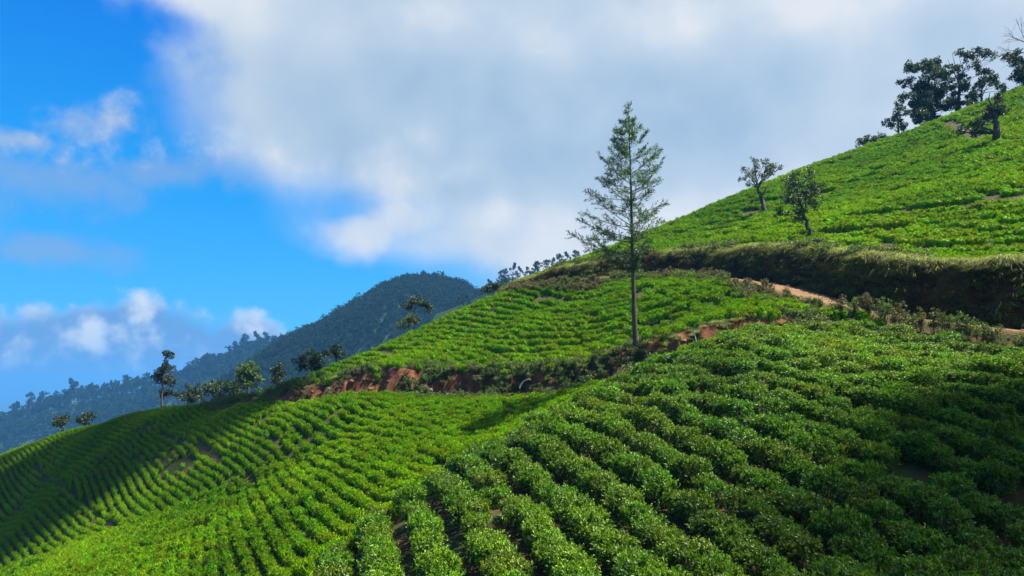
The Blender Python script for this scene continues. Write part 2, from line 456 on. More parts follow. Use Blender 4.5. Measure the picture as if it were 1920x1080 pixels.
# ------------------------------------------------------------------ ground sheet
def ground_material():
    m, nt, out = new_mat('ground')
    pos = nd(nt, 'ShaderNodeNewGeometry').outputs['Position']
    n1 = nd(nt, 'ShaderNodeTexNoise', ins={'Vector': pos, 'Scale': 1.1, 'Detail': 8.0, 'Roughness': 0.72})
    n2 = nd(nt, 'ShaderNodeTexNoise', ins={'Vector': pos, 'Scale': 5.0, 'Detail': 8.0, 'Roughness': 0.7})
    n3 = nd(nt, 'ShaderNodeTexNoise', ins={'Vector': pos, 'Scale': 0.25, 'Detail': 5.0})
    soil = ramp(nt, n2.outputs['Fac'], [(0.25, (0.022, 0.010, 0.005)), (0.5, (0.065, 0.026, 0.010)), (0.75, (0.13, 0.055, 0.02))])
    weeds = ramp(nt, n2.outputs['Fac'], [(0.3, (0.010, 0.022, 0.004)), (0.7, (0.032, 0.055, 0.010))])
    wf = ramp(nt, n1.outputs['Fac'], [(0.40, (0, 0, 0)), (0.53, (1, 1, 1))])
    field = mix_c(nt, wf, soil, weeds)
    a = nd(nt, 'ShaderNodeAttribute', attribute_name='cover')
    sep = nd(nt, 'ShaderNodeSeparateColor', ins={'Color': a.outputs['Color']})
    # cut earth: red and ochre with darker streaks
    cut = ramp(nt, n1.outputs['Fac'], [(0.28, (0.022, 0.011, 0.006)), (0.44, (0.095, 0.032, 0.013)), (0.6, (0.165, 0.060, 0.022)), (0.75, (0.12, 0.08, 0.038))])
    cut = mix_c(nt, math_n(nt, 'MULTIPLY', n2.outputs['Fac'], 0.7), cut, (0.10, 0.04, 0.02))
    col = mix_c(nt, sep.outputs[1], field, cut)
    tr = ramp(nt, n2.outputs['Fac'], [(0.3, (0.085, 0.045, 0.022)), (0.5, (0.175, 0.098, 0.046)), (0.75, (0.27, 0.165, 0.085))])
    strip = mix_c(nt, 0.6, tr, ramp(nt, n1.outputs['Fac'], [(0.4, (0.05, 0.045, 0.015)), (0.6, (0.16, 0.09, 0.04))]))
    tr = mix_c(nt, sep.outputs[2], strip, tr)
    col = mix_c(nt, sep.outputs[0], col, tr)
    b1 = nd(nt, 'ShaderNodeBump', ins={'Height': n2.outputs['Fac'], 'Strength': 0.8, 'Distance': 0.12})
    p = nd(nt, 'ShaderNodeBsdfPrincipled', ins={'Base Color': col, 'Roughness': 0.95, 'Specular IOR Level': 0.2, 'Normal': b1.outputs[0]})
    nt.links.new(p.outputs[0], out.inputs[0])
    return m
M_GROUND = ground_material()
idx = np.arange(NR * NA).reshape(NR, NA)
quads = np.stack((idx[:-1, :-1], idx[:-1, 1:], idx[1:, 1:], idx[1:, :-1]), -1).reshape(-1, 4)[:, ::-1]
cover = np.zeros((NR, NA, 4)); cover[..., 3] = 1
cover[..., 0] = 1 - sstep((np.abs(GD1) - 1.2) / 0.8)
cover[..., 2] = np.exp(-((np.abs(GD1) - 0.62) / 0.34) ** 2)
bank_cover = (1 - sstep((np.abs(GD2 + 0.1) - 1.3) / 0.7)) * (bank_hc[GI2] > 0.25)
cut_cover = sstep((-GD1 - 1.4) / 0.5) * (1 - sstep((-GD1 - 3.4) / 0.8)) * (road_hc[GI1] > 0.2)
cover[..., 1] = np.clip(bank_cover + 0.4 * cut_cover, 0, 1)
GZs = GZ.copy()
ground = add_mesh('ground', np.stack((GX, GY, GZs), -1).reshape(-1, 3), quads, M_GROUND, smooth=True,
                  attrs={'cover': ('POINT', 'FLOAT_COLOR', cover.reshape(-1, 4))})
ground['kind'] = 'structure'

# ------------------------------------------------------------------ leaves as geometry
def leaf_soup(C, D, N, L, Wd, fold=0.25):
    """one folded two-triangle leaf per row: base point C, direction D, surface normal N, length L, width Wd"""
    D = D / np.linalg.norm(D, axis=1)[:, None]
    S = np.cross(D, N); S /= np.maximum(np.linalg.norm(S, axis=1), 1e-6)[:, None]
    Nn = np.cross(S, D)
    L, Wd = L[:, None], Wd[:, None]
    mid = C + D * L * 0.45
    v = np.stack((C, mid + S * Wd * 0.5 + Nn * Wd * fold, C + D * L - Nn * L * 0.10, mid - S * Wd * 0.5 + Nn * Wd * fold), 1)
    n = len(C)
    b = np.arange(n)[:, None] * 4
    f = np.concatenate((b + np.array((0, 1, 2)), b + np.array((0, 2, 3))), 1).reshape(-1, 3)
    return v.reshape(-1, 3), f
def unit(v):
    return v / np.maximum(np.linalg.norm(v, axis=-1), 1e-9)[..., None]

def tube(pts, rad, sides=6):
    """tapered tube along pts; returns verts, quad faces"""
    pts = np.asarray(pts, float); rad = np.asarray(rad, float)
    T = unit(np.gradient(pts, axis=0))
    ref = np.where(np.abs(T[:, 2:3]) > 0.9, np.array([[1.0, 0, 0]]), np.array([[0, 0, 1.0]]))
    A = unit(np.cross(T, ref)); B = np.cross(T, A)
    an = np.linspace(0, 2 * math.pi, sides, endpoint=False)
    V = pts[:, None] + rad[:, None, None] * (np.cos(an)[None, :, None] * A[:, None] + np.sin(an)[None, :, None] * B[:, None])
    n = len(pts); ix = np.arange(n * sides).reshape(n, sides)
    Fc = np.stack((ix[:-1], np.roll(ix[:-1], -1, 1), np.roll(ix[1:], -1, 1), ix[1:]), -1).reshape(-1, 4)
    return V.reshape(-1, 3), Fc
class Soup:
    def __init__(s): s.v, s.f, s.n = [], [], 0
    def add(s, v, f):
        s.v.append(v); s.f.append(np.asarray(f) + s.n); s.n += len(v)
    def get(s): return np.concatenate(s.v), np.concatenate(s.f)

# ------------------------------------------------------------------ tea bushes (x along the row, 1 m long)
def bush_shape(rg, n, leaf, lx=0.62, ly=0.56, h=0.78, shoots=0.3, rag=1.0):
    """foliage of one plucked bush: an uneven table of leaves with upright young shoots; returns verts, tris, age"""
    k = rg.uniform(0, 6.28, 8)
    lump = lambda t: 1 + rag * (0.13 * np.sin(2 * t + k[0]) + 0.12 * np.sin(3 * t + k[1]) + 0.09 * np.sin(5 * t + k[2]) + 0.06 * np.sin(8 * t + k[5]))
    nsp = max(10, n // 9)                       # sprigs: leaves sit in tufts on twig ends
    th = rg.uniform(0, 2 * math.pi, nsp)
    on_top = rg.uniform(0, 1, nsp) < 0.66
    rr = np.where(on_top, np.sqrt(rg.uniform(0, 1, nsp)), 1.0)
    flare = np.where(on_top, 1.0, rg.uniform(0, 1, nsp))
    prof = np.where(on_top, 1.0, 0.55 + 0.45 * np.sin(flare * math.pi * 0.55))
    x = lx * lump(th) * rr * np.cos(th) * prof; y = ly * lump(th) * rr * np.sin(th) * prof
    dome = h * (1 - 0.25 * rr ** 4) + rag * 0.09 * np.sin(5 * x + k[3]) * np.cos(6 * y + k[4]) + 0.05 * np.sin(11 * x + k[6]) * np.sin(12 * y + k[7])
    z = np.where(on_top, dome, h * (0.10 + 0.60 * flare))
    out = unit(np.stack((np.cos(th) * rr, np.sin(th) * rr, np.where(on_top, 1.3 - 0.6 * rr, 0.2)), -1))
    young = on_top & (rg.uniform(0, 1, nsp) < shoots)
    jut = rag * (rg.normal(0, 0.045, nsp) + np.where(young, rg.uniform(0.0, 0.10, nsp), 0)) - rg.exponential(0.05, nsp)
    S = np.stack((x, y, z), -1) + out * jut[:, None]
    axis = unit(out * 0.8 + rg.normal(0, 0.35, (nsp, 3)) + np.array((0, 0, 0.45)))
    w = rg.integers(0, nsp, n)
    A = axis[w]
    D = A * rg.uniform(0.2, 1.1, (n, 1)) + rg.normal(0, 0.62, (n, 3))
    N = A + rg.normal(0, 0.35, (n, 3)) + np.array((0, 0, 0.3))
    C = S[w] + A * rg.uniform(-0.8, 0.35, (n, 1)) * leaf * 1.3
    yg = young[w]
    L = leaf * rg.uniform(0.6, 1.3, n) * np.where(yg, 0.85, 1.0)
    v, f = leaf_soup(C, D, N, L, L * rg.uniform(0.34, 0.5, n))
    age = np.repeat(np.where(yg, rg.uniform(0.25, 1.0, n), np.where(on_top[w], rg.uniform(0, 0.3, n), 0)), 4)
    return v, f, age
def stem_shape(rg, h=0.72, n=7):
    s = Soup()
    for i in range(n):
        a = rg.uniform(0, 6.28); r = rg.uniform(0.15, 0.42)
        p0 = np.array((rg.normal(0, 0.03), rg.normal(0, 0.03), -0.15)); p2 = np.array((r * math.cos(a), r * math.sin(a), h * rg.uniform(0.75, 0.95)))
        p1 = (p0 + p2) / 2 + rg.normal(0, 0.05, 3) + np.array((0, 0, -0.06))
        s.add(*tube([p0, p1, p2], [0.025, 0.016, 0.007], 4))
    return s.get()
def core_shape(rg, lx, ly, h):
    """the shaded mass of inner twigs and old leaves that closes a distant bush"""
    nu, nv = 7, 4
    V, Fc = [], []
    for j in range(nv + 1):
        t = j / nv
        r = math.sin(0.5 * math.pi * min(1.0, (1 - t) * 1.6 + 0.02)) * (0.62 + 0.38 * t if t < 0.75 else 1)
        for i in range(nu):
            a = 2 * math.pi * i / nu
            V.append((lx * r * math.cos(a) * rg.uniform(0.9, 1.05), ly * r * math.sin(a) * rg.uniform(0.9, 1.05), h * t - 0.1 * (j == 0)))
    for j in range(nv):
        for i in range(nu):
            a, b = j * nu + i, j * nu + (i + 1) % nu
            Fc += [(a, b, b + nu), (a, b + nu, a + nu)]
    return np.array(V), np.array(Fc)

hidden = bpy.data.collections.new('prototypes')           # not linked to the scene: only sources of instances
def proto(name, v, f, mat, age=None, smooth=False):
    ob = add_mesh(name, v, f, mat, smooth=smooth, attrs={'age': ('POINT', 'FLOAT', age)} if age is not None else None)
    sc.collection.objects.unlink(ob)
    return ob
def proto_set(name, obs):
    col = bpy.data.collections.new(name)
    for o in obs: col.objects.link(o)
    return col

NEAR, MID, FAR = [], [], []
stem_meshes = []
for i in range(12):
    rg = np.random.default_rng(100 + i)
    v, f, a = bush_shape(rg, 3400, 0.09, lx=0.67, ly=0.58, h=rg.uniform(0.70, 0.84), shoots=rg.uniform(0.15, 0.45), rag=rg.uniform(0.6, 0.95))
    NEAR.append(proto('near_bush%d' % i, v, f, M_TEA, a))
    v, f = stem_shape(rg)
    stem_meshes.append(proto('near_stem%d' % i, v, f, M_STEM).data)
for i in range(5):
    rg = np.random.default_rng(200 + i)
    v, f, a = bush_shape(rg, 1000, 0.13, lx=0.67, ly=0.58, h=0.74, rag=0.5)
    cv, cf = core_shape(rg, 0.52, 0.46, 0.64)
    MID.append(proto('mid_bush%d' % i, np.concatenate((v, cv)), np.concatenate((f, cf + len(v))), M_TEA_FAR, np.concatenate((a, np.zeros(len(cv))))))
for i in range(5):
    rg = np.random.default_rng(300 + i)
    v, f, a = bush_shape(rg, 520, 0.145, lx=0.67, ly=0.58, h=0.72, rag=0.22)
    cv, cf = core_shape(rg, 0.55, 0.50, 0.66)
    FAR.append(proto('far_bush%d' % i, np.concatenate((v, cv)), np.concatenate((f, cf + len(v))), M_TEA_FAR, np.concatenate((a, np.zeros(len(cv))))))
SET_NEAR, SET_MID, SET_FAR = proto_set('set_near', NEAR), proto_set('set_mid', MID), proto_set('set_far', FAR)

def instancer(name, P, rot, scl, idx, collection):
    """ONE object that scatters the collection's meshes over its points"""
    me = bpy.data.meshes.new(name)
    P = np.asarray(P, np.float32)
    me.vertices.add(len(P)); me.vertices.foreach_set('co', P.ravel())
    for an, typ, fld, data in (('rot', 'FLOAT_VECTOR', 'vector', rot), ('scl', 'FLOAT_VECTOR', 'vector', scl), ('pick', 'INT', 'value', idx)):
        a = me.attributes.new(an, typ, 'POINT'); a.data.foreach_set(fld, np.asarray(data, np.int32 if typ == 'INT' else np.float32).ravel())
    ob = bpy.data.objects.new(name, me); sc.collection.objects.link(ob)
    ng = bpy.data.node_groups.new(name, 'GeometryNodeTree')
    ng.interface.new_socket('Geometry', in_out='INPUT', socket_type='NodeSocketGeometry')
    ng.interface.new_socket('Geometry', in_out='OUTPUT', socket_type='NodeSocketGeometry')
    gi, go = ng.nodes.new('NodeGroupInput'), ng.nodes.new('NodeGroupOutput')
    ci = ng.nodes.new('GeometryNodeCollectionInfo'); ci.inputs['Collection'].default_value = collection
    ci.inputs['Separate Children'].default_value = True; ci.inputs['Reset Children'].default_value = True
    iop = ng.nodes.new('GeometryNodeInstanceOnPoints'); iop.inputs['Pick Instance'].default_value = True
    def attr(n, t):
        a = ng.nodes.new('GeometryNodeInputNamedAttribute'); a.data_type = t; a.inputs['Name'].default_value = n
        return a.outputs['Attribute']
    e2r = ng.nodes.new('FunctionNodeEulerToRotation')
    ng.links.new(gi.outputs[0], iop.inputs['Points']); ng.links.new(ci.outputs[0], iop.inputs['Instance'])
    ng.links.new(attr('pick', 'INT'), iop.inputs['Instance Index'])
    ng.links.new(attr('rot', 'FLOAT_VECTOR'), e2r.inputs[0]); ng.links.new(e2r.outputs[0], iop.inputs['Rotation'])
    ng.links.new(attr('scl', 'FLOAT_VECTOR'), iop.inputs['Scale'])
    ng.links.new(iop.outputs[0], go.inputs[0])
    md = ob.modifiers.new('scatter', 'NODES'); md.node_group = ng
    return ob

# ------------------------------------------------------------------ rows of tea
def fit_rows(segs, spacing, deg=3):
    """scalar field whose integer levels are the rows; segs: image polylines along rows (all drawn the same way round)"""
    pts, nrm = [], []
    for sg in segs:
        for (u0, v0), (u1, v1) in zip(sg[:-1], sg[1:]):
            a, b = cast(u0, v0, TOP), cast(u1, v1, TOP)
            if a is None or b is None: continue
            d = unit((b - a)[:2])
            for t in (0.1, 0.5, 0.9):
                pts.append((a + (b - a) * t)[:2]); nrm.append((-d[1] / spacing, d[0] / spacing))
    pts, nrm = np.array(pts), np.array(nrm)
    c = pts.mean(0); s = max(np.ptp(pts, axis=0).max(), 10.0) / 2
    ex = [(i, j) for i in range(deg + 1) for j in range(deg + 1 - i) if i + j > 0]
    def grads(P):
        Q = (P - c) / s
        gx = np.stack([i * Q[:, 0] ** max(i - 1, 0) * Q[:, 1] ** j if i else 0 * Q[:, 0] for i, j in ex], -1) / s
        gy = np.stack([j * Q[:, 0] ** i * Q[:, 1] ** max(j - 1, 0) if j else 0 * Q[:, 0] for i, j in ex], -1) / s
        return gx, gy
    gx, gy = grads(pts)
    A = np.vstack((gx, gy)); b = np.concatenate((nrm[:, 0], nrm[:, 1]))
    reg = np.diag([0.0005 * (i + j) ** 2 if i + j > 1 else 1e-6 for i, j in ex])
    w = np.linalg.solve(A.T @ A + reg, A.T @ b)
    gx, gy = grads(pts); w = w / (np.hypot(gx @ w, gy @ w).mean() * spacing)
    def field(P):
        Q = (P - c) / s
        ph = np.stack([Q[:, 0] ** i * Q[:, 1] ** j for i, j in ex], -1) @ w
        gx, gy = grads(P)
        return ph, np.stack((gx @ w, gy @ w), -1)
    return field

def rows_of(field, P, step, mingrad=0.25):
    """bush sites along the rows: P are dense candidate points; returns sites, row direction, row number"""
    P = P.copy()
    for _ in range(4):
        ph, g = field(P)
        P -= ((ph - np.round(ph)) / np.maximum((g * g).sum(1), 1e-3))[:, None] * g
    ph, g = field(P)
    ok = (np.abs(ph - np.round(ph)) < 0.1) & (np.linalg.norm(g, axis=1) > mingrad)
    P, ph, g = P[ok], ph[ok], g[ok]
    row = np.round(ph).astype(int)
    # greedy thinning on a hash grid
    cell = {}
    keep = []
    for i in range(len(P)):
        x, y = P[i]; kx, ky = int(x // step), int(y // step)
        good = True
        for ax in (-1, 0, 1):
            for ay in (-1, 0, 1):
                for j in cell.get((kx + ax, ky + ay), ()):
                    if (P[j, 0] - x) ** 2 + (P[j, 1] - y) ** 2 < step * step and row[j] == row[i]:
                        good = False; break
                if not good: break
            if not good: break
        if good:
            cell.setdefault((kx, ky), []).append(i); keep.append(i)
    keep = np.array(keep, int)
    t = np.arctan2(-g[keep, 0], g[keep, 1])
    return P[keep], t, row[keep]

# regions of the hillside
def lift_line(px):
    return np.array([cast(u, v, TOP)[:2] for u, v in px])
def poly_dist(P, line):
    d = np.full(len(P), 1e9)
    for a, b in zip(line[:-1], line[1:]):
        ab = b - a; t = np.clip(((P - a) @ ab) / (ab @ ab), 0, 1)
        d = np.minimum(d, np.linalg.norm(P - a - t[:, None] * ab, axis=1))
    return d
crest = np.array([at(u, v, y)[:2] for u, v, y in [(1560,600,41.5),(1450,606,40.5),(1380,620,40.2),(1300,642,39.6),(1180,700,37.8),(1000,790,35.2),(900,840,33.6),(800,900,31.2),(700,965,28.2),(600,1075,24.2),(560,1200,21)]])
def side_of(P, line):
    """> 0 on the left of the line's walking direction"""
    best = np.full(len(P), 1e9); sg = np.zeros(len(P))
    for a, b in zip(line[:-1], line[1:]):
        ab = b - a; t = np.clip(((P - a) @ ab) / (ab @ ab), 0, 1)
        q = P - a - t[:, None] * ab; d = np.linalg.norm(q, axis=1)
        s_ = ab[0] * (P[:, 1] - a[1]) - ab[1] * (P[:, 0] - a[0])
        k = d < best; best[k] = d[k]; sg[k] = s_[k]
    return sg

def candidates(n, x0, x1, y0, y1, seed):
    rg = np.random.default_rng(seed)
    P = np.stack((rg.uniform(x0, x1, n), rg.uniform(y0, y1, n)), -1)
    k = np.abs(P[:, 0]) < P[:, 1] * 0.78 + 3
    P = P[k]
    z = height(P[:, 0], P[:, 1])
    u, v = project(np.stack((P[:, 0], P[:, 1], z), -1))
    d1 = lookup(GD1, P[:, 0], P[:, 1]); d2 = lookup(GD2, P[:, 0], P[:, 1])
    return P, u, v, d1, d2
def pick(k, *a): return [x[k] for x in a]

SITES = []      # (name, P, t, row, width)
# foreground spur
segF = [[(800,885),(765,1050)],[(890,878),(912,945),(945,1040)],[(934,868),(977,969),(1040,1060)],[(987,907),(1088,993),(1180,1070)],[(1073,820),(1280,926),(1470,1060)],
        [(1280,868),(1520,979),(1631,1070)],[(1200,740),(1424,800),(1700,930),(1880,1050)],[(1424,753),(1689,849),(1877,926)],[(1400,680),(1496,705),(1762,772),(1900,840)],[(1569,668),(1750,682),(1900,712)],[(1250,690),(1400,720)]]
fldF = fit_rows(segF, 1.36)
P, u, v, d1, d2 = candidates(26000, -16, 40, 8, 46, 11)
k = (side_of(P, crest) > 0) & (d1 > np.interp(u, [1480, 1580], [3.0, 4.5])) & (u > -200) & (u < 2150) & (v < 1250) & ~((u > 1868) & (u < 1990) & (v > 905) & (v < 985))
P = P[k]
for px in [[(1260,858),(1400,918),(1520,979),(1650,1078)],[(930,868),(960,930),(1010,1010)],[(795,890),(765,975),(745,1075)],[(1085,812),(1180,850),(1300,905)],[(1300,690),(1420,715),(1540,752)],[(1560,668),(1730,690),(1905,725)],[(1480,760),(1620,815),(1760,880)],[(1050,905),(1120,980),(1190,1060)],[(1640,860),(1780,935),(1900,1020)]]:
    pts_ = np.array([cast(a, b, TOP)[:2] for a, b in px])
    P = P[poly_dist(P, pts_) > 0.62]
PF, tF, rF = rows_of(fldF, P, 0.56)
def poly_in(u, v, poly):
    ins = np.zeros(len(u), bool)
    n = len(poly)
    for i in range(n):
        (x0, y0), (x1, y1) = poly[i], poly[(i + 1) % n]
        c = ((y0 > v) != (y1 > v)) & (u < (x1 - x0) * (v - y0) / (y1 - y0 + 1e-9) + x0)
        ins ^= c
    return ins
P, u, v, d1, d2 = candidates(520000, -110, 95, 26, 150, 12)
P_all = P
on_hill = d1 < -3.9
below = (d1 > 2.6) & ~((side_of(P, crest) > 0) & (P[:, 1] < 46))
left_of = np.arctan2(P[:, 0], P[:, 1])
mid_f = below & (d2 > 1.5) & (P[:, 1] > 40)
low_f = below & (d2 < -1.5)
# bare paths and ditches between the plots (drawn on the photograph, laid on the ground)
path_px = [[(65,862),(120,905),(190,960),(235,985)],[(230,775),(300,805),(345,812)],[(205,890),(290,845),(345,812),(420,775)],[(555,745),(505,800),(535,832),(570,856)],[(410,880),(470,888),(500,893)],
           [(0,1040),(60,1010)],[(760,868),(800,872),(822,858)],[(130,808),(165,800)],[(345,812),(420,850),(500,800)],
           [(1544,370),(1660,350),(1722,330)],[(1796,307),(1860,290),(1920,270)],[(1330,432),(1440,425)],[(1570,343),(1640,328)],[(1830,390),(1900,372)],[(1640,318),(1720,296)],[(1245,470),(1330,462)],[(1130,572),(1010,622),(930,662),(885,690)]]
keep = np.ones(len(P), bool)
for px in path_px:
    pts_ = [cast(a, b, TOP) for a, b in px]
    pts_ = np.array([q[:2] for q in pts_ if q is not None])
    if len(pts_) > 1:
        w_ = np.median(pts_[:, 1]) / 95.0
        keep &= poly_dist(P, pts_) > (0.48 if pts_[:, 0].mean() < -14 and pts_[:, 1].mean() > 50 else 0.55) * max(w_, 0.8)
keep &= ~(poly_in(u, v, [(235,850),(330,828),(395,875),(325,905),(250,895)]) & (vnoise(P[:, 0] * 0.8, P[:, 1] * 0.8) > 0.66))
tb = cast(1192, 655, 0.0)
keep &= np.hypot(P[:, 0] - tb[0], P[:, 1] - tb[1]) > 1.0
keep &= ~poly_in(u, v, [(1755,230),(1800,228),(1858,262),(1815,270),(1790,254)])
line_v2 = np.interp(u, [-400, 0, 250, 420, 560, 640, 800, 860], [1200, 1078, 990, 922, 864, 850, 848, 800])
V2 = low_f & (v > line_v2) & (u < 860)
L_poly = [(-400,700),(230,700),(440,700),(555,746),(505,800),(570,858),(420,922),(250,990),(0,1078),(-400,1200)]
inL = low_f & ~V2 & poly_in(u, v, L_poly)
pA = poly_in(u, v, [(-400,700),(240,700),(345,812),(205,890),(130,905),(65,862),(-400,1000)])     # upper left plots
pB = poly_in(u, v, [(-400,1000),(65,862),(120,905),(190,960),(235,985),(260,1000),(-400,1300)])
pC = poly_in(u, v, [(240,700),(600,700),(505,800),(420,850),(345,812)])
LA, LB, LC = inL & pA, inL & pB & ~pA, inL & pC
LC = inL & ~pA & ~pB
V1 = low_f & ~V2 & ~inL
gully = np.interp(v, [540, 580, 620, 660, 690], [1160, 1120, 1010, 930, 880])
M1, M2 = mid_f & (u < gully), mid_f & (u >= gully)
fields = [
 ('V1', V1, [[(603,745),(705,785)],[(650,742),(760,780)],[(760,738),(950,745)],[(560,790),(660,830)],[(700,800),(850,815)],[(900,760),(1080,735)],[(850,830),(1000,770)],[(1000,735),(1180,700)]], 0.7, 0.44),
 ('V2', V2, [[(420,960),(400,1040)],[(330,990),(300,1060)],[(500,900),(560,960)],[(600,880),(660,930)],[(560,960),(580,1030)],[(700,870),(790,870)],[(200,1030),(180,1070)]], 0.72, 0.43),
 ('LA', LA, [[(170,800),(290,860)],[(130,850),(180,880)],[(230,790),(320,820)],[(20,850),(60,870)]], 0.55, 0.38),
 ('LB', LB, [[(40,880),(120,930)],[(10,930),(110,990)],[(100,920),(180,975)],[(20,990),(100,1040)]], 0.55, 0.38),
 ('LC', LC, [[(260,765),(330,790)],[(330,760),(430,780)],[(420,760),(520,775)],[(370,790),(440,815)],[(440,840),(480,870)],[(360,840),(420,880)]], 0.58, 0.38),
 ('M1', M1, [[(705,643),(874,660)],[(908,548),(1043,562)],[(800,610),(1000,622)],[(880,575),(1080,585)],[(700,665),(880,675)],[(560,715),(600,722)],[(640,680),(690,690)]], 0.98, 0.52),
 ('M2', M2, [[(977,650),(1170,600)],[(1040,655),(1180,632)],[(1060,605),(1190,572)],[(1200,600),(1350,570)],[(1150,545),(1300,535)],[(1330,585),(1530,570)]], 0.98, 0.52),
 ('U', on_hill, [[(1544,370),(1722,328)],[(1796,307),(1920,270)],[(1260,437),(1422,426)],[(1700,440),(1900,420)],[(1500,430),(1650,420)],[(1650,290),(1800,250)],[(1100,488),(1230,465)],[(1400,400),(1540,375)],[(1800,370),(1920,345)],[(1300,460),(1450,445)]], 1.12, 0.55),
]
dist_sites = []
for nm, msk, segs, sp, st in fields:
    fld = fit_rows(segs, sp, 2 if nm == 'V1' else 3 if nm in ('M1', 'U') else 1 if nm[0] == 'L' else 2)
    k_ = msk & keep & (u > -120) & (u < 2040)
    Q, t, row = rows_of(fld, P[k_], st)
    wd = sp * {'V2': 1.08, 'V1': 0.98, 'U': 0.88}.get(nm, 0.80)
    dist_sites.append((nm, Q, t, row, wd))

# visible from here or nearly so (a generous test against the ground, seen from several near-by eyes)
def seen(P, z, lift=0.9, tol=0.8):
    ok = np.zeros(len(P), bool)
    for ex, ez in ((0, 0), (-3, 0.8), (3, 0.8), (0, 3)):
        blocked = np.zeros(len(P), bool)
        for t in np.linspace(0.12, 0.985, 60):
            x = ex + (P[:, 0] - ex) * t; y = P[:, 1] * t; zz = ez + (z + lift - ez) * t
            blocked |= height(x, y) > zz + tol
        ok |= ~blocked
    return ok

# ---- the 300 bushes that show largest are things of their own
rg = np.random.default_rng(51)
PF = PF + rg.normal(0, 0.06, PF.shape)
zF = height(PF[:, 0], PF[:, 1])
uF, vF = project(np.stack((PF[:, 0], PF[:, 1], zF + 0.6), -1))
rg = np.random.default_rng(5)
inview = (uF > -25) & (uF < 1945) & (vF < 1110) & (vF > 560)
order = np.argsort(np.where(inview, np.linalg.norm(PF, axis=1), 1e6))
own = order[:min(300, inview.sum())]
rest = np.setdiff1d(np.arange(len(PF)), own)
row_order = sorted(set(rF[own]), key=lambda r: np.median(uF[own][rF[own] == r] - 960))
ORD = 'first second third fourth fifth sixth seventh eighth ninth tenth eleventh twelfth thirteenth fourteenth fifteenth sixteenth seventeenth eighteenth nineteenth twentieth'.split()
def ordinal(n):
    if n < 20: return ORD[n]
    t, r = divmod(n + 1, 10)
    return ('', '', 'twentieth', 'thirtieth', 'fortieth', 'fiftieth', 'sixtieth', 'seventieth')[t] if r == 0 else ('', '', 'twenty-', 'thirty-', 'forty-', 'fifty-', 'sixty-', 'seventy-')[t] + ORD[r - 1]
SPF = 1.5
wF = 1.02 / (2 * 0.58)
for n, i in enumerate(own):
    e = bpy.data.objects.new('tea_bush', None)
    sc.collection.objects.link(e)
    e.location = (PF[i, 0], PF[i, 1], zF[i] - 0.04)
    e.rotation_euler = (rg.normal(0, 0.06), rg.normal(0, 0.06), tF[i] + (math.pi if rg.random() < 0.5 else 0) + rg.normal(0, 0.12))
    s = rg.uniform(0.84, 1.12)
    e.scale = (s * rg.uniform(0.95, 1.15), s * wF * rg.uniform(0.9, 1.08), s * rg.uniform(0.85, 1.15))
    e.empty_display_size = 0.3
    kk = int(rg.integers(0, len(NEAR)))
    fo = bpy.data.objects.new('foliage', NEAR[kk].data); so = bpy.data.objects.new('stem', stem_meshes[kk])
    for c in (fo, so):
        sc.collection.objects.link(c); c.parent = e
    same = own[rF[own] == rF[i]]
    nth = int((PF[same, 1] < PF[i, 1]).sum())
    e['label'] = 'glossy tea bush, %s from the near end of the %s foreground row from left' % (ordinal(nth), ordinal(row_order.index(rF[i])))
    e['category'] = 'tea bush'
    e['group'] = 'tea bushes of the foreground rows'
def scatter(name, Q, t, wy, collection, nvar, label, seed, lx=1.0):
    rg = np.random.default_rng(seed)
    n = len(Q)
    z = height(Q[:, 0], Q[:, 1])
    rot = np.stack((rg.normal(0, 0.06, n), rg.normal(0, 0.06, n), t + rg.integers(0, 2, n) * math.pi + rg.normal(0, 0.1, n)), -1)
    s = rg.uniform(0.85, 1.15, n)
    wy = np.broadcast_to(wy, (n,)); lx = np.clip(wy / 1.16 * 1.1, 0.5, 1.0); lz = np.clip(wy / 1.16, 0.55, 1.0) ** 0.5
    scl = np.stack((s * lx * rg.uniform(0.95, 1.2, n), s * wy / 1.16 * rg.uniform(0.88, 1.1, n), s * lz * rg.uniform(0.8, 1.15, n)), -1)
    ob = instancer(name, np.stack((Q[:, 0], Q[:, 1], z - 0.04), -1), rot, scl, rg.integers(0, nvar, n), collection)
    ob['kind'] = 'stuff'; ob['label'] = label; ob['category'] = 'tea bushes'
    return ob
scatter('tea_bushes_on_spur', PF[rest], tF[rest], 1.06, SET_NEAR, len(NEAR), 'farther tea bushes over the crest of the foreground spur', 21)
ns = []
for nm, Q, t, row, wd in dist_sites:
    z = height(Q[:, 0], Q[:, 1])
    s_ = seen(Q, z)
    Q, t, z = Q[s_], t[s_], z[s_]
    # bushes that have died or been pulled leave small gaps
    rgq = np.random.default_rng(len(Q))
    g_ = (rgq.random(len(Q)) > 0.03) & (fbm(Q[:, 0] * 0.35 + 5, Q[:, 1] * 0.35) < 0.74)
    Q, t = Q[g_], t[g_]
    if nm in ('U', 'M1', 'M2'):       # drains and picking paths that follow the contour, broken here and there
        per = 4 if nm == 'U' else 7
        r_ = row[s_][g_]
        dr = (r_ % per == 0) & (fbm(Q[:, 0] * 0.06 + r_ * 3.7, Q[:, 1] * 0.06 + 9, 2) > (0.43 if nm == 'U' else 0.52))
        Q, t = Q[~dr], t[~dr]
    ns.append((nm, Q, t, wd))

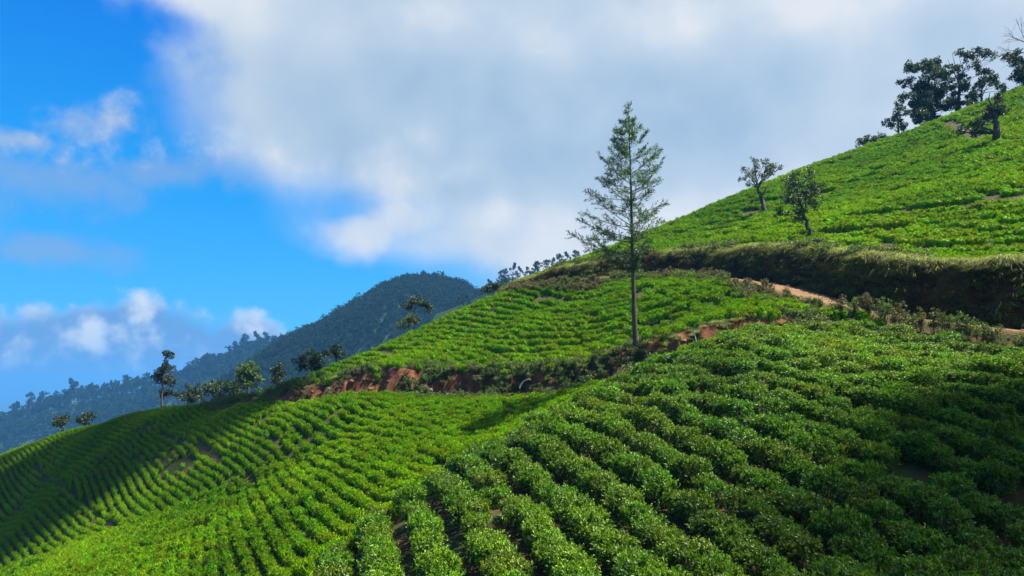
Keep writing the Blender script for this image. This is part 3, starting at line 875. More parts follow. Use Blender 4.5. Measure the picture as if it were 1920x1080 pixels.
for nm, label, sel in (('tea_rows_in_valley', 'dense green tea rows filling the valley slope below the red bank', ('V1', 'V2')),
                  ('tea_rows_of_far_plots', 'darker tea plots cut by paths on the far slope at left', ('LA', 'LB', 'LC')),
                  ('tea_rows_above_bank', 'terraced tea rows between the red bank and the track', ('M1', 'M2')),
                  ('tea_rows_on_hill', 'sunlit tea carpet covering the steep hill above the track', ('U',))):
    Q = np.concatenate([q for n_, q, t, w in ns if n_ in sel]); t = np.concatenate([t for n_, q, t, w in ns if n_ in sel])
    w = np.concatenate([np.full(len(q), w) for n_, q, t, w in ns if n_ in sel])
    near = np.linalg.norm(Q, axis=1) < 62
    if near.sum() > 20:
        scatter(nm, Q[near], t[near], w[near], SET_MID, len(MID), label, 31)
    if (~near).sum() > 20:
        scatter(nm, Q[~near], t[~near], w[~near], SET_FAR, len(FAR), label + ', beyond', 32)

# ------------------------------------------------------------------ trees
M_SILKY = leaf_mat('silky_oak_leaf', (0.022, 0.055, 0.022), (0.045, 0.098, 0.034), (0.09, 0.16, 0.05), rough=0.5, transl=0.35, age=False, tl_tint=(1.1, 1.2, 0.7))
M_DARKLEAF = leaf_mat('dark_tree_leaf', (0.010, 0.026, 0.012), (0.022, 0.046, 0.018), (0.05, 0.085, 0.028), rough=0.5, transl=0.3, age=False)
M_GUM = leaf_mat('gum_leaf', (0.03, 0.055, 0.035), (0.06, 0.095, 0.055), (0.11, 0.15, 0.085), rough=0.5, transl=0.25, age=False)
M_SCRUB = leaf_mat('scrub_leaf', (0.03, 0.06, 0.015), (0.06, 0.105, 0.022), (0.12, 0.16, 0.04), rough=0.6, transl=0.35, age=False)
M_DRY = leaf_mat('dry_scrub_leaf', (0.05, 0.045, 0.018), (0.10, 0.10, 0.035), (0.19, 0.15, 0.06), rough=0.7, transl=0.35, age=False, tl_tint=(1.1, 1.1, 0.7))
M_FOREST = leaf_mat('forest_leaf', (0.006, 0.016, 0.006), (0.013, 0.030, 0.009), (0.034, 0.060, 0.014), rough=0.7, transl=0.12, age=False, spec=0.1)  # leaf colours darkened to stand in for cloud shade on the mountain

def new_thing(name, label, cat, loc, group=None):
    e = bpy.data.objects.new(name, None); sc.collection.objects.link(e)
    e.location = loc; e['label'] = label; e['category'] = cat
    if group: e['group'] = group
    return e
def bez(a, b, c, n=6):
    t = np.linspace(0, 1, n)[:, None]
    return (1 - t) ** 2 * a + 2 * t * (1 - t) * b + t * t * c
def clump_leaves(rg, cen, rad, n, leaf, flat=0.8, puffs=11):
    """leaves gathered in small uneven tufts inside one clump"""
    pc = unit(rg.normal(0, 1, (puffs, 3))) * (rg.uniform(0.1, 1.3, (puffs, 1)) ** 0.6) * rad * 0.9
    pc[:, 2] *= flat
    pr = rad * rg.uniform(0.14, 0.42, puffs)
    w = rg.integers(0, puffs, n)
    d = unit(rg.normal(0, 1, (n, 3)))
    rr = pr[w] * rg.uniform(0.25, 1.0, n) ** 0.6
    C = cen + pc[w] + d * rr[:, None] * np.array((1, 1, 0.8))
    D = d * 0.8 + rg.normal(0, 0.6, (n, 3)) + np.array((0, 0, 0.1))
    N = d + rg.normal(0, 0.6, (n, 3)) + np.array((0, 0, 0.5))
    L = leaf * rg.uniform(0.6, 1.4, n)
    return leaf_soup(C, D, N, L, L * rg.uniform(0.35, 0.6, n))
def clump_tree(name, label, cat, Y, trunk_px, clumps, r0, leaf, dens, mat, bark=None, seed=1, group=None, depth=0.7, bare=(), flat=0.8, sink=0.8, grow=1.3):
    """a tree from its trunk line and leaf clumps as (u, v, radius) in photograph pixels at distance Y; clumps get their own depth"""
    rg = np.random.default_rng(seed)
    if Y is None: Y = cast(*trunk_px[0], 0.35)[1] - 0.5
    base = at(*trunk_px[0], Y); k = Y / F
    T = np.array([at(u, v, Y) for u, v in trunk_px]) - base
    T[1:, 1] += rg.normal(0, 0.15, len(T) - 1)
    T = np.vstack((T[:1] - np.array((0, 0, sink)), T))
    e = new_thing(name, label, cat, base, group)
    s = np.concatenate(([0], np.cumsum(np.linalg.norm(np.diff(T, axis=0), axis=1))))
    tt = np.linspace(0, s[-1], max(6, len(T) * 3))
    TP = np.array([np.interp(tt, s, T[:, i]) for i in range(3)]).T
    wob = rg.normal(0, r0 * 0.25, TP.shape); wob[0] = 0; TP = TP + wob
    TR = r0 * (1.25 - 0.85 * (tt / s[-1])) ; TR[0] *= 1.25
    W = Soup(); W.add(*tube(TP, TR, 8))
    Lf = Soup()
    for (u, v, r) in clumps:
        c = at(u, v, Y) - base; rm = r * k * grow
        c[1] += rg.normal(0, 1) * rm * depth * 1.3
        lo = TP[len(TP) // 3:]
        cand = np.where(lo[:, 2] < c[2] - 0.15 * rm)[0]
        j = cand[np.argmin(np.linalg.norm(lo[cand] - c, axis=1) + rg.uniform(0, 1.5 * rm, len(cand)))] if len(cand) else 0
        p0 = lo[j]; m = (p0 + c) / 2 + np.array((rg.normal(0, 0.2), rg.normal(0, 0.2), -0.1)) * rm
        rb = TR[len(TP) // 3 + j] * 0.5
        W.add(*tube(bez(p0, m, c, 6), np.linspace(rb, max(rb * 0.2, 0.012), 6), 5))
        for _ in range(4):
            q = c + unit(rg.normal(0, 1, 3)) * rm * 0.8
            W.add(*tube(bez(c * 0.75 + p0 * 0.25, (c + q) / 2, q, 4), np.linspace(rb * 0.35, 0.01, 4), 4))
        n = int(max(40, 2.6 * dens * (rm / leaf) ** 2))
        Lf.add(*clump_leaves(rg, c, rm, n, leaf, flat))
    for bp_ in bare:      # leafless limbs
        B = np.array([at(u, v, Y) for u, v in bp_]) - base
        B[1:, 1] += rg.normal(0, 0.3, len(B) - 1)
        W.add(*tube(B, np.linspace(r0 * 0.35, 0.015, len(B)), 5))
    v_, f_ = W.get(); add_mesh('trunk', v_, f_, bark or M_BARK, e, smooth=True)
    if Lf.n:
        v_, f_ = Lf.get(); add_mesh('crown', v_, f_, mat, e)
    return e

# ---- the tall silky oak beside the middle field
def silky_oak():
    rg = np.random.default_rng(42)
    Y = float(cast(1192, 655, 0.0)[1]); k = Y / F
    base = at(1192, 655, Y)
    tp = [(1192,655),(1189,590),(1187,530),(1185,470),(1183,400),(1182,330),(1180,260),(1178,203)]
    T = np.array([at(u, v, Y) for u, v in tp]) - base
    e = new_thing('silky_oak_tree', 'tall slender conical tree standing alone at the edge of the terraced field', 'tree', base)
    zz = np.linspace(-0.9, T[-1, 2], 40)
    TP = np.stack((np.interp(zz, T[:, 2], T[:, 0]), np.interp(zz, T[:, 2], T[:, 1]), zz), -1) + np.cumsum(rg.normal(0, 0.012, (40, 3)), 0) * np.array((1, 1, 0))
    H = T[-1, 2]
    TR = 0.165 * (1 - np.clip(zz / H, 0, 1)) ** 1.05 + 0.014; TR[:3] *= (1.5, 1.25, 1.08)
    W = Soup(); W.add(*tube(TP, TR, 10))
    Lf = Soup()
    pv = np.array([203, 215, 240, 270, 300, 340, 380, 420, 445, 465, 480, 500])
    pl = np.array([3, 14, 34, 44, 62, 84, 96, 118, 122, 104, 46, 16])
    pr = np.array([3, 12, 28, 50, 66, 60, 66, 56, 50, 34, 22, 14])
    nb = 100
    hs = 655 - (655 - 210) * (0.33 + 0.67 * ((np.arange(nb) + rg.uniform(0, 1, nb)) / nb) ** 1.15)
    az = np.cumsum(np.full(nb, 2.399)) + rg.normal(0, 0.35, nb)
    def twig_leaves(a, b, n, L0):
        t = rg.uniform(0.1, 1.0, n)[:, None]
        d = unit(b - a)
        C = a + (b - a) * t + rg.normal(0, 0.035, (n, 3))
        D = d * 0.9 + rg.normal(0, 0.6, (n, 3)) + np.array((0, 0, 0.05))
        N = rg.normal(0, 0.6, (n, 3)) + np.array((0, 0, 1.0))
        L = L0 * rg.uniform(0.6, 1.3, n)
        Lf.add(*leaf_soup(C, D, N, L, L * rg.uniform(0.14, 0.26, n), 0.15))
    for i in range(nb):
        v = hs[i]; z0 = (655 - v) * k
        p0 = np.array([np.interp(z0, zz, TP[:, j]) for j in range(3)])
        c = math.cos(az[i])
        wl, wr = np.interp(v, pv, pl) * k, np.interp(v, pv, pr) * k
        reach = (wl if c < 0 else wr) * abs(c) + (wl + wr) / 2 * (1 - abs(c))
        low = v > 480
        reach *= rg.choice([1.0, 0.92, 0.8, 0.62, 0.45], p=[0.42, 0.25, 0.15, 0.11, 0.07]) * (0.6 if low else 1)
        h_ = np.array((c, math.sin(az[i]), 0))
        up = rg.uniform(0.25, 0.75) * reach * (1.2 if v < 330 else 0.85)
        # branches leave below their tips' height, so start them a little lower
        p0 = p0 - np.array((0, 0, up * 0.6)); 
        p0[:2] = [np.interp(p0[2], zz, TP[:, j]) for j in (0, 1)]
        tip = p0 + h_ * reach + np.array((0, 0, up * rg.uniform(0.7, 1.15)))
        mid = p0 + h_ * reach * 0.5 + np.array((0, 0, up * rg.uniform(0.1, 0.45))) + rg.normal(0, 0.06, 3)
        n = 8
        B = bez(p0, mid, tip, n)
        rb = max(0.012, np.interp(p0[2], zz, TR) * 0.32)
        W.add(*tube(B, np.linspace(rb, 0.008, n), 5))
        nt_ = int(3 + reach * (3.6 if v > 330 else 6.0 if v > 270 else 9.0))
        for q in range(nt_):
            t = (0.30 if v < 330 else 0.42) + (0.70 if v < 330 else 0.58) * (q + rg.uniform(0, 1)) / nt_
            f_ = t * (n - 1); j = min(int(f_), n - 2); a = B[j] + (B[j + 1] - B[j]) * (f_ - j)
            fw = unit(B[j + 1] - B[j])
            sd = unit(np.cross(fw, (0, 0, 1))) * (1 if q % 2 else -1)
            ln = (0.22 + 0.30 * reach * (1 - t) ** 0.6) * rg.uniform(0.7, 1.3)
            dv = unit(fw * 0.7 + sd * rg.uniform(0.1, 1.0) + np.array((0, 0, rg.uniform(-0.5, 0.8))))
            b = a + dv * min(ln, 1.0)
            W.add(*tube([a, (a + b) / 2 + np.array((0, 0, -0.02)), b], [0.010, 0.007, 0.004], 4))
            twig_leaves(a, b, int(11 + 14 * min(ln, 1.0)), 0.19)
        twig_leaves(B[-2], B[-1] + (B[-1] - B[-2]) * 0.4, 14, 0.19)
    for j in range(28):
        a = TP[-1 - int(rg.integers(0, 5))] ; d = unit(np.array((rg.normal(), rg.normal(), 1.1)))
        twig_leaves(a, a + d * rg.uniform(0.2, 0.55), 18, 0.2)
    # dead and short twigs on the bare bole
    for q in range(9):
        z0 = rg.uniform(2.2, 6.5); a = np.array([np.interp(z0, zz, TP[:, j]) for j in range(3)])
        d = unit(np.array((rg.normal(), rg.normal(), 0.2))); b = a + d * rg.uniform(0.5, 1.5)
        W.add(*tube([a, (a + b) / 2 + np.array((0, 0, 0.05)), b], [0.02, 0.012, 0.005], 4))
        if q % 2: twig_leaves((a + b) / 2, b, 14, 0.16)
    v_, f_ = W.get(); add_mesh('trunk', v_, f_, M_BARK_TREE, e, smooth=True)
    v_, f_ = Lf.get(); add_mesh('crown', v_, f_, M_SILKY, e)
M_BARK_TREE = bark_mat('bark_silky_oak', (0.018, 0.014, 0.010), (0.085, 0.065, 0.045), 5.0)
silky_oak()

def c5(l): return [(1500 + 0.3704 * x, 0.3704 * y, r * 0.3704) for x, y, r in l]
def c5p(l): return [(1500 + 0.3704 * x, 0.3704 * y) for x, y in l]
def c4_(l): return [(1000 + 0.352 * x, 180 + 0.352 * y, r * 0.352) for x, y, r in l]
def c4p(l): return [(1000 + 0.352 * x, 180 + 0.352 * y) for x, y in l]
# ---- on the hill above the track
clump_tree('gum_tree', 'small grey-green tree with upright tufted crown and leaning trunk on the hill skyline', 'tree', None, c4p([(1232,612),(1222,560),(1205,515),(1190,480)]),
           c4_([(1110,440,20),(1130,390,20),(1150,440,30),(1172,345,20),(1180,395,34),(1225,355,22),(1235,390,28),(1268,400,30),(1290,365,20),(1308,390,16),(1240,425,24),(1150,470,18),(1205,440,26)]), 0.32, 0.22, 7, M_GUM, seed=3, grow=1.15, bare=[c4p([(1215,545),(1190,540),(1160,528)]),c4p([(1222,530),(1240,490),(1262,450)])])
clump_tree('shade_tree', 'dark spreading tree with bent trunk on the bright hill slope', 'tree', None, [(1518,444),(1511,415),(1503,392),(1500,370)],
           [(1500,335,17),(1518,322,12),(1480,347,16),(1507,358,24),(1470,378,17),(1488,390,20),(1527,350,15),(1532,378,14),(1463,402,12),(1498,408,11),(1490,325,9)], 0.2, 0.19, 6.5, M_DARKLEAF, seed=4, grow=1.25)
clump_tree('lopped_tree', 'dark lopped tree with thick short trunk and ragged branches near the hilltop gully', 'tree', None, c5p([(1003,712),(992,650),(985,590),(978,540)]),
           c5([(1000,565,32),(965,580,30),(935,600,25),(1015,540,24),(885,640,32),(850,640,22),(910,660,24),(1030,490,22),(1005,475,14),(960,545,18)]), 0.42, 0.22, 15, M_DARKLEAF, seed=5, bare=[c5p([(985,600),(930,570),(880,535)]), c5p([(978,545),(960,500),(962,465)])])
clump_tree('hilltop_tree', 'broad dark evergreen, largest of the hilltop clump, with foliage down to the ground', 'tree', 122, c5p([(655,640),(660,560),(650,480),(645,400)]),
           c5([(545,405,26),(575,345,30),(605,325,26),(650,318,24),(690,308,18),(625,372,34),(700,385,34),(740,400,38),(645,440,44),(582,520,34),(665,500,52),(730,490,44),(600,570,44),(680,570,52),(560,612,36),(640,610,40),(745,560,40),(590,440,26),(560,470,22),(700,440,40),(620,540,40),(720,340,20),(760,460,30)]), 0.38, 0.34, 15, M_DARKLEAF, seed=6, grow=1.55)
clump_tree('hilltop_tree', 'tall open-crowned dark tree on the hilltop right of the broad evergreen', 'tree', 120, c5p([(800,570),(802,500),(812,430),(830,360)]),
           c5([(795,272,18),(845,292,28),(900,275,32),(940,298,22),(800,340,26),(865,345,26),(830,395,30),(925,372,26),(805,450,30),(780,510,30),(870,470,26),(850,430,18)]), 0.3, 0.32, 15, M_DARKLEAF, seed=7, bare=[c5p([(815,420),(780,330),(765,270)]), c5p([(812,430),(770,350),(745,300)])])
clump_tree('hilltop_tree', 'slim dark tree between the open-crowned tree and the lopped trunk on the hilltop', 'tree', 118, c5p([(912,545),(914,500),(915,460)]),
           c5([(900,430,30),(930,420,26),(965,430,24),(990,450,18),(1022,465,14),(905,480,28),(890,505,22),(950,400,16)]), 0.26, 0.3, 15, M_DARKLEAF, seed=8)
clump_tree('narrow_tree', 'narrow upright tree at the lower left end of the hilltop clump', 'tree', 121, c5p([(497,705),(494,640),(492,570)]),
           c5([(490,528,13),(490,560,20),(495,610,23),(462,608,20),(520,580,18),(455,645,18),(505,655,18),(480,590,18),(530,640,16)]), 0.16, 0.28, 15, M_GUM, seed=9)
clump_tree('low_bush', 'low rounded bush alone on the hill skyline left of the clump', 'bush', 119, c5p([(360,760),(358,735),(355,715)]),
           c5([(322,712,24),(378,706,24),(412,692,18),(350,725,22),(340,695,16),(425,705,14)]), 0.14, 0.28, 15, M_GUM, seed=10)
clump_tree('edge_tree', 'dark tree cut off by the right edge of the picture on the hilltop', 'tree', 112, c5p([(1140,470),(1138,420),(1130,360)]),
           c5([(1040,290,18),(1070,285,22),(1100,290,20),(1110,340,36),(1125,395,34),(1095,385,22),(1105,420,20),(1165,330,44),(1180,390,40),(1160,290,30)]), 0.3, 0.32, 15, M_DARKLEAF, seed=11)
def bare_tree():
    rg = np.random.default_rng(77)
    Y = 113.0
    base = at(1962, 176, Y)
    e = new_thing('bare_tree', 'leafless pale tree reaching fine twigs in from the upper right edge', 'tree', base)
    W = Soup()
    def grow(p, d, ln, r, lev):
        q = p + d * ln
        m = (p + q) / 2 + rg.normal(0, 0.08 * ln, 3)
        W.add(*tube(bez(p, m, q, 5), np.linspace(r, r * 0.55, 5), 5 if lev < 2 else 4))
        if lev == 5: return
        for _ in range(3 if lev < 4 else 2):
            nd_ = unit(d + rg.normal(0, 0.42, 3) + np.array((-0.10, 0, 0.02)))
            grow(bez(p, m, q, 5)[rg.integers(3, 5)], nd_, ln * rg.uniform(0.6, 0.85), r * 0.55, lev + 1)
    tr = np.array([[0, 0, -0.8], [-0.2, 0, 3.5], [-0.9, 0, 6.6]])
    W.add(*tube(tr, [0.26, 0.2, 0.15], 8))
    grow(tr[-1], unit(np.array((-0.6, 0, 0.75))), 3.0, 0.11, 1)
    grow(tr[-1], unit(np.array((-0.9, 0.1, 0.25))), 2.8, 0.10, 1)
    grow(tr[-1], unit(np.array((0.1, 0.2, 0.9))), 3.0, 0.10, 1)
    v_, f_ = W.get(); add_mesh('trunk', v_, f_, M_BARK, e, smooth=True)
bare_tree()
# ---- along the left-hand crest
LT = [
 ('dark_pine_tree', 'tall narrow dark tree standing up from the far left tea crest', 130, [(303,775),(303,740),(306,700),(311,672)], [(313,667,9),(304,686,11),(318,692,9),(297,712,10),(312,716,11),(304,738,9),(320,738,7),(309,700,9)], 0.22, 0.28, M_DARKLEAF),
 ('round_tree', 'small round dark tree right of the tall narrow tree on the left crest', 120, [(353,770),(353,750),(353,738)], [(353,733,12),(341,740,9),(367,738,10),(353,745,12)], 0.2, 0.3, M_DARKLEAF),
 ('dense_tree', 'wide dense dark tree behind the left end of the red bank', 118, [(415,762),(414,745),(412,730)], [(405,720,13),(425,722,14),(395,730,10),(440,727,11),(412,735,14),(430,738,11)], 0.22, 0.3, M_DARKLEAF),
 ('leafy_tree', 'green bushy tree in front of the mountain foot', 112, [(466,752),(466,725),(468,705)], [(455,697,12),(470,688,11),(485,703,12),(460,714,14),(482,718,13),(470,703,13)], 0.2, 0.3, M_SCRUB),
 ('boxy_tree', 'small square-topped dark tree before the mountain slope', 106, [(522,735),(522,712),(522,700)], [(517,692,8),(528,692,8),(516,703,8),(529,703,8),(522,711,9)], 0.16, 0.28, M_DARKLEAF),
 ('dome_tree', 'larger dome-shaped dark tree at the edge of the light green strip', 100, [(583,712),(583,692),(583,680)], [(583,668,12),(571,677,11),(596,676,11),(583,682,14),(574,688,9),(594,687,9)], 0.22, 0.28, M_DARKLEAF),
 ('dome_tree', 'smaller dome-shaped dark tree just below the terraced crest', 98, [(630,690),(630,672),(630,664)], [(630,656,9),(621,663,8),(640,662,8),(630,666,10)], 0.18, 0.26, M_DARKLEAF),
 ('umbrella_tree', 'flat-topped umbrella tree with bare stems against the mountain', 105, [(776,618),(775,598),(776,584),(779,574)], [(762,571,8),(775,566,9),(790,566,9),(800,573,8),(768,577,5),(804,581,6)], 0.14, 0.26, M_DARKLEAF),
 ('scrub_tree', 'low dark thicket at the foot of the umbrella tree', 100, [(766,625),(766,605),(766,600)], [(762,602,8),(772,597,8),(780,600,7),(752,610,7)], 0.1, 0.24, M_SCRUB),
 ('hazy_bush', 'faint green bush on the far left crest, nearer the frame edge', 140, [(116,815),(116,800),(116,790)], [(112,788,8),(120,786,8),(116,796,9)], 0.14, 0.3, M_DARKLEAF),
 ('hazy_bush', 'rounded green bush on the far left crest below the forest', 136, [(160,808),(160,792),(160,785)], [(153,784,9),(163,780,9),(170,787,8),(160,791,9)], 0.14, 0.3, M_DARKLEAF),
 ('crest_bush', 'dark bush on the skyline left of the track hedge', 97, [(925,560),(925,545),(925,540)], [(918,540,7),(928,537,8),(938,540,7),(910,545,6)], 0.1, 0.24, M_DARKLEAF),
]
for i, (nm, lb, Y, tr, cl_, r0, lf, mt_) in enumerate(LT):
    clump_tree(nm, lb, 'bush' if 'bush' in nm or 'scrub' in nm else 'tree', Y, tr, cl_, r0, lf, 15, mt_, seed=30 + i, sink=2.5)

# ------------------------------------------------------------------ far mountain, forest ridge, plain
def plain_mat(name, a, b, sc_):
    m, nt, out = new_mat(name)
    pos = nd(nt, 'ShaderNodeNewGeometry').outputs['Position']
    nz = nd(nt, 'ShaderNodeTexNoise', ins={'Vector': pos, 'Scale': sc_, 'Detail': 8.0, 'Roughness': 0.6})
    col = ramp(nt, nz.outputs['Fac'], [(0.35, a), (0.65, b)])
    p = nd(nt, 'ShaderNodeBsdfPrincipled', ins={'Base Color': col, 'Roughness': 1.0, 'Specular IOR Level': 0.0})
    nt.links.new(p.outputs[0], out.inputs[0])
    return m
M_HILL = plain_mat('forest_floor', (0.012, 0.026, 0.009), (0.03, 0.05, 0.016), 0.02)
M_PLAIN = plain_mat('plain', (0.03, 0.05, 0.02), (0.07, 0.08, 0.04), 0.0008)

def far_hill(name, prof, Yc, front, back, slope, step, seed, rough=14, bend=0.0):
    """a ridge whose crest line follows prof (photograph pixels) at distance Yc"""
    C = np.array([at(u, v, Yc) for u, v in prof])
    xs = np.arange(C[0, 0], C[-1, 0], step); ys = np.arange(Yc - front, Yc + back, step)
    gx, gy = np.meshgrid(xs, ys, indexing='ij')
    cz = np.interp(gx, C[:, 0], C[:, 2])
    dy = gy - Yc
    n = fbm(gx / 130 + seed, gy / 130, 5) - 0.5
    drop = np.sqrt(dy * dy + 900) - 30
    gz = cz - slope * drop * (1 + 0.5 * (fbm(gx / 90, gy * 0 + seed, 3) - 0.5)) + n * 2 * rough * np.clip(drop / 60, 0, 1) + (fbm(gx / 25, gy / 25 + seed, 3) - 0.5) * 3
    ix = np.arange(gx.size).reshape(gx.shape)
    q = np.stack((ix[:-1, :-1], ix[1:, :-1], ix[1:, 1:], ix[:-1, 1:]), -1).reshape(-1, 4)
    ob = add_mesh(name, np.stack((gx, gy, gz), -1).reshape(-1, 3), q, M_HILL, smooth=True)
    ob['kind'] = 'structure'
    def hz(x, y):
        i = np.clip(((x - xs[0]) / step).astype(int), 0, len(xs) - 1); j = np.clip(((y - ys[0]) / step).astype(int), 0, len(ys) - 1)
        return gz[i, j]
    return hz, xs, ys, C
mt_prof = [(250,837),(330,787),(380,749),(430,713),(480,679),(510,657),(560,629),(600,613),(640,589),(680,567),(720,544),(750,533),(790,528),(830,533),(860,542),(885,555),(910,569),(960,592),(1100,627),(1300,647)]
MT = far_hill('mountain', mt_prof, 860, 420, 250, 0.62, 7.0, 3, rough=30)
rd_prof = [(-500,945),(-150,850),(0,806),(60,780),(130,756),(200,746),(330,722),(400,694),(440,676),(490,660),(560,655),(700,670),(900,710)]
RD = far_hill('forest_ridge', rd_prof, 1500, 460, 260, 0.42, 15.0, 8, rough=16)
bk_prof = [(820,590),(880,566),(920,545),(950,532),(990,522),(1030,514),(1080,505),(1200,500),(1400,505)]
BK = far_hill('back_ridge', bk_prof, 560, 160, 160, 0.45, 8.0, 5, rough=6)

def forest_crown(rg, h, r, n, leaf, tall):
    """a whole distant tree as one small mesh: stem, limbs and leaf clumps"""
    W, Lf = Soup(), Soup()
    lean = rg.normal(0, 0.05 * h, 2)
    top = np.array((lean[0], lean[1], h))
    W.add(*tube(bez(np.array((0, 0, -2.0)), np.array((0, 0, h * 0.5)), top * 0.92, 6), np.linspace(0.018 * h, 0.006 * h, 6), 5))
    m = 7 if tall else 6
    for i in range(m):
        t = rg.uniform(0.55, 1.0) if tall else rg.uniform(0.35, 0.95)
        a = rg.uniform(0, 6.28); rr = r * rg.uniform(0.2, 0.9) * (1.15 - t * 0.6)
        c = np.array((lean[0] * t + rr * math.cos(a), lean[1] * t + rr * math.sin(a), h * t))
        p0 = top * (t - 0.18)
        W.add(*tube([p0, (p0 + c) / 2, c], [0.006 * h, 0.004 * h, 0.002 * h], 4))
        Lf.add(*clump_leaves(rg, c, r * rg.uniform(0.32, 0.5) * (0.8 if tall else 1.2), n // m, leaf, 0.5 if tall else 0.8, 4))
    return W.get(), Lf.get()
EU, RF = [], []
eu_parts = []
for i in range(6):
    rg = np.random.default_rng(500 + i)
    (wv, wf), (lv, lf_) = forest_crown(rg, 22, 6.0, 330, 1.5, True)
    eu_parts.append((proto('eu_trunk%d' % i, wv, wf, M_BARK_PALE).data, proto('eu_crown%d' % i, lv, lf_, M_FOREST).data))
    tri = np.concatenate((wf[:, [0, 1, 2]], wf[:, [0, 2, 3]]))
    EU.append(proto('eu%d' % i, np.concatenate((wv, lv)), np.concatenate((tri, lf_ + len(wv))), M_FOREST))
rf_parts = []
for i in range(5):
    rg = np.random.default_rng(520 + i)
    (wv, wf), (lv, lf_) = forest_crown(rg, 9, 4.2, 200, 1.25, False)
    rf_parts.append((proto('rf_trunk%d' % i, wv, wf, M_BARK).data, proto('rf_crown%d' % i, lv, lf_, M_FOREST).data))
    tri = np.concatenate((wf[:, [0, 1, 2]], wf[:, [0, 2, 3]]))
    RF.append(proto('rf%d' % i, np.concatenate((wv, lv)), np.concatenate((tri, lf_ + len(wv))), M_FOREST))
SET_EU, SET_RF = proto_set('set_eu', EU), proto_set('set_rf', RF)
def forest(name, hill, n, sel, collection, nv, smin, smax, label, seed, ylim=None):
    hz, xs, ys, C = hill
    rg = np.random.default_rng(seed)
    x = rg.uniform(xs[1], xs[-2], n); y = rg.uniform(ys[1] if ylim is None else ylim[0], ys[-2] if ylim is None else ylim[1], n)
    z = hz(x, y)
    u, v = project(np.stack((x, y, z), -1))
    k = (u > -60) & (u < 1980) & sel(u, v)
    x, y, z = x[k], y[k], z[k]
    n = len(x)
    s = rg.uniform(smin, smax, n)
    ob = instancer(name, np.stack((x, y, z), -1), np.stack((0 * x, 0 * x, rg.uniform(0, 6.28, n)), -1), np.stack((s, s, s * rg.uniform(0.85, 1.2, n)), -1), rg.integers(0, nv, n), collection)
    ob['kind'] = 'stuff'; ob['label'] = label; ob['category'] = 'forest'
    return ob
forest('mountain_forest', MT, 17000, lambda u, v: u < 1080, SET_RF, 5, 0.6, 1.25, 'dark blue-green forest covering the rounded mountain', 61, (560, 900))
forest('ridge_forest', RD, 5200, lambda u, v: u < 720, SET_EU, 6, 0.9, 1.5, 'hazy eucalyptus forest covering the long ridge at left', 62, (1120, 1540))
forest('back_ridge_forest', BK, 500, lambda u, v: (u > 860) & (u < 1150), SET_RF, 5, 0.6, 1.0, 'hazy scrub on the ridge behind the tea hill', 63)
def skyline(parts, hill, us, Yj, s0, s1, name, label, group, seed):
    hz, xs, ys, C = hill
    rg = np.random.default_rng(seed)
    Yc = C[0, 1]
    for n_, u in enumerate(sorted(us)):
        y = Yc + rg.uniform(*Yj); x = (u - 960) / F * y * 1.0
        x = at(u, 650, y)[0]
        z = float(hz(np.array([x]), np.array([y]))[0])
        e = new_thing(name, label % ordinal(n_), 'tree', (x, y, z - 0.5), group)
        s = rg.uniform(s0, s1); e.scale = (s, s, s * rg.uniform(0.9, 1.15)); e.rotation_euler = (0, 0, rg.uniform(0, 6.28))
        k = int(rg.integers(0, len(parts)))
        for pn, me in (('trunk', parts[k][0]), ('crown', parts[k][1])):
            o = bpy.data.objects.new(pn, me); sc.collection.objects.link(o); o.parent = e
rg = np.random.default_rng(9)
us = np.concatenate((rg.uniform(0, 500, 60), [330, 380, 392, 400, 455, 470, 482]))
skyline(eu_parts, RD, us, (-35, 10), 1.3, 2.2, 'eucalyptus_tree', 'tall thin eucalyptus, %s from the left on the hazy forest ridge skyline', 'eucalyptus on the ridge skyline', 71)
skyline(eu_parts, BK, [918, 940, 948, 962, 976, 988, 1003, 1012, 1026, 1038, 1052, 1066, 1085], (-8, 8), 0.52, 0.78, 'eucalyptus_tree', 'slender hazy eucalyptus, %s from the left behind the tea crest beside the mountain', 'eucalyptus on the ridge behind the crest', 72)
us = np.concatenate((rg.uniform(500, 905, 20), [565, 578, 775, 783, 800, 845, 852, 868]))
skyline(rf_parts, MT, us, (-14, 6), 0.5, 1.3, 'mountain_tree', 'small tree, %s from the left along the skyline of the forested mountain', 'trees along the mountain skyline', 73)
# the low country, out to the horizon
nr_, na_ = 60, 96
rr = np.concatenate(([0.0], np.exp(np.linspace(math.log(300), math.log(60000), nr_ - 1))))
aa = np.linspace(0, 2 * math.pi, na_, endpoint=False)
px_, py_ = rr[:, None] * np.sin(aa), rr[:, None] * np.cos(aa)
pz_ = -330 + (fbm(px_ / 900 + 50, py_ / 900 + 50, 4) - 0.5) * 120 * np.clip(rr[:, None] / 3000, 0, 1)
ix = np.arange(nr_ * na_).reshape(nr_, na_)
q = np.stack((ix[:-1], ix[1:], np.roll(ix[1:], -1, 1), np.roll(ix[:-1], -1, 1)), -1).reshape(-1, 4)
pl_ = add_mesh('plain', np.stack((px_, py_, pz_), -1).reshape(-1, 3), q, M_PLAIN, smooth=True)
pl_['kind'] = 'structure'

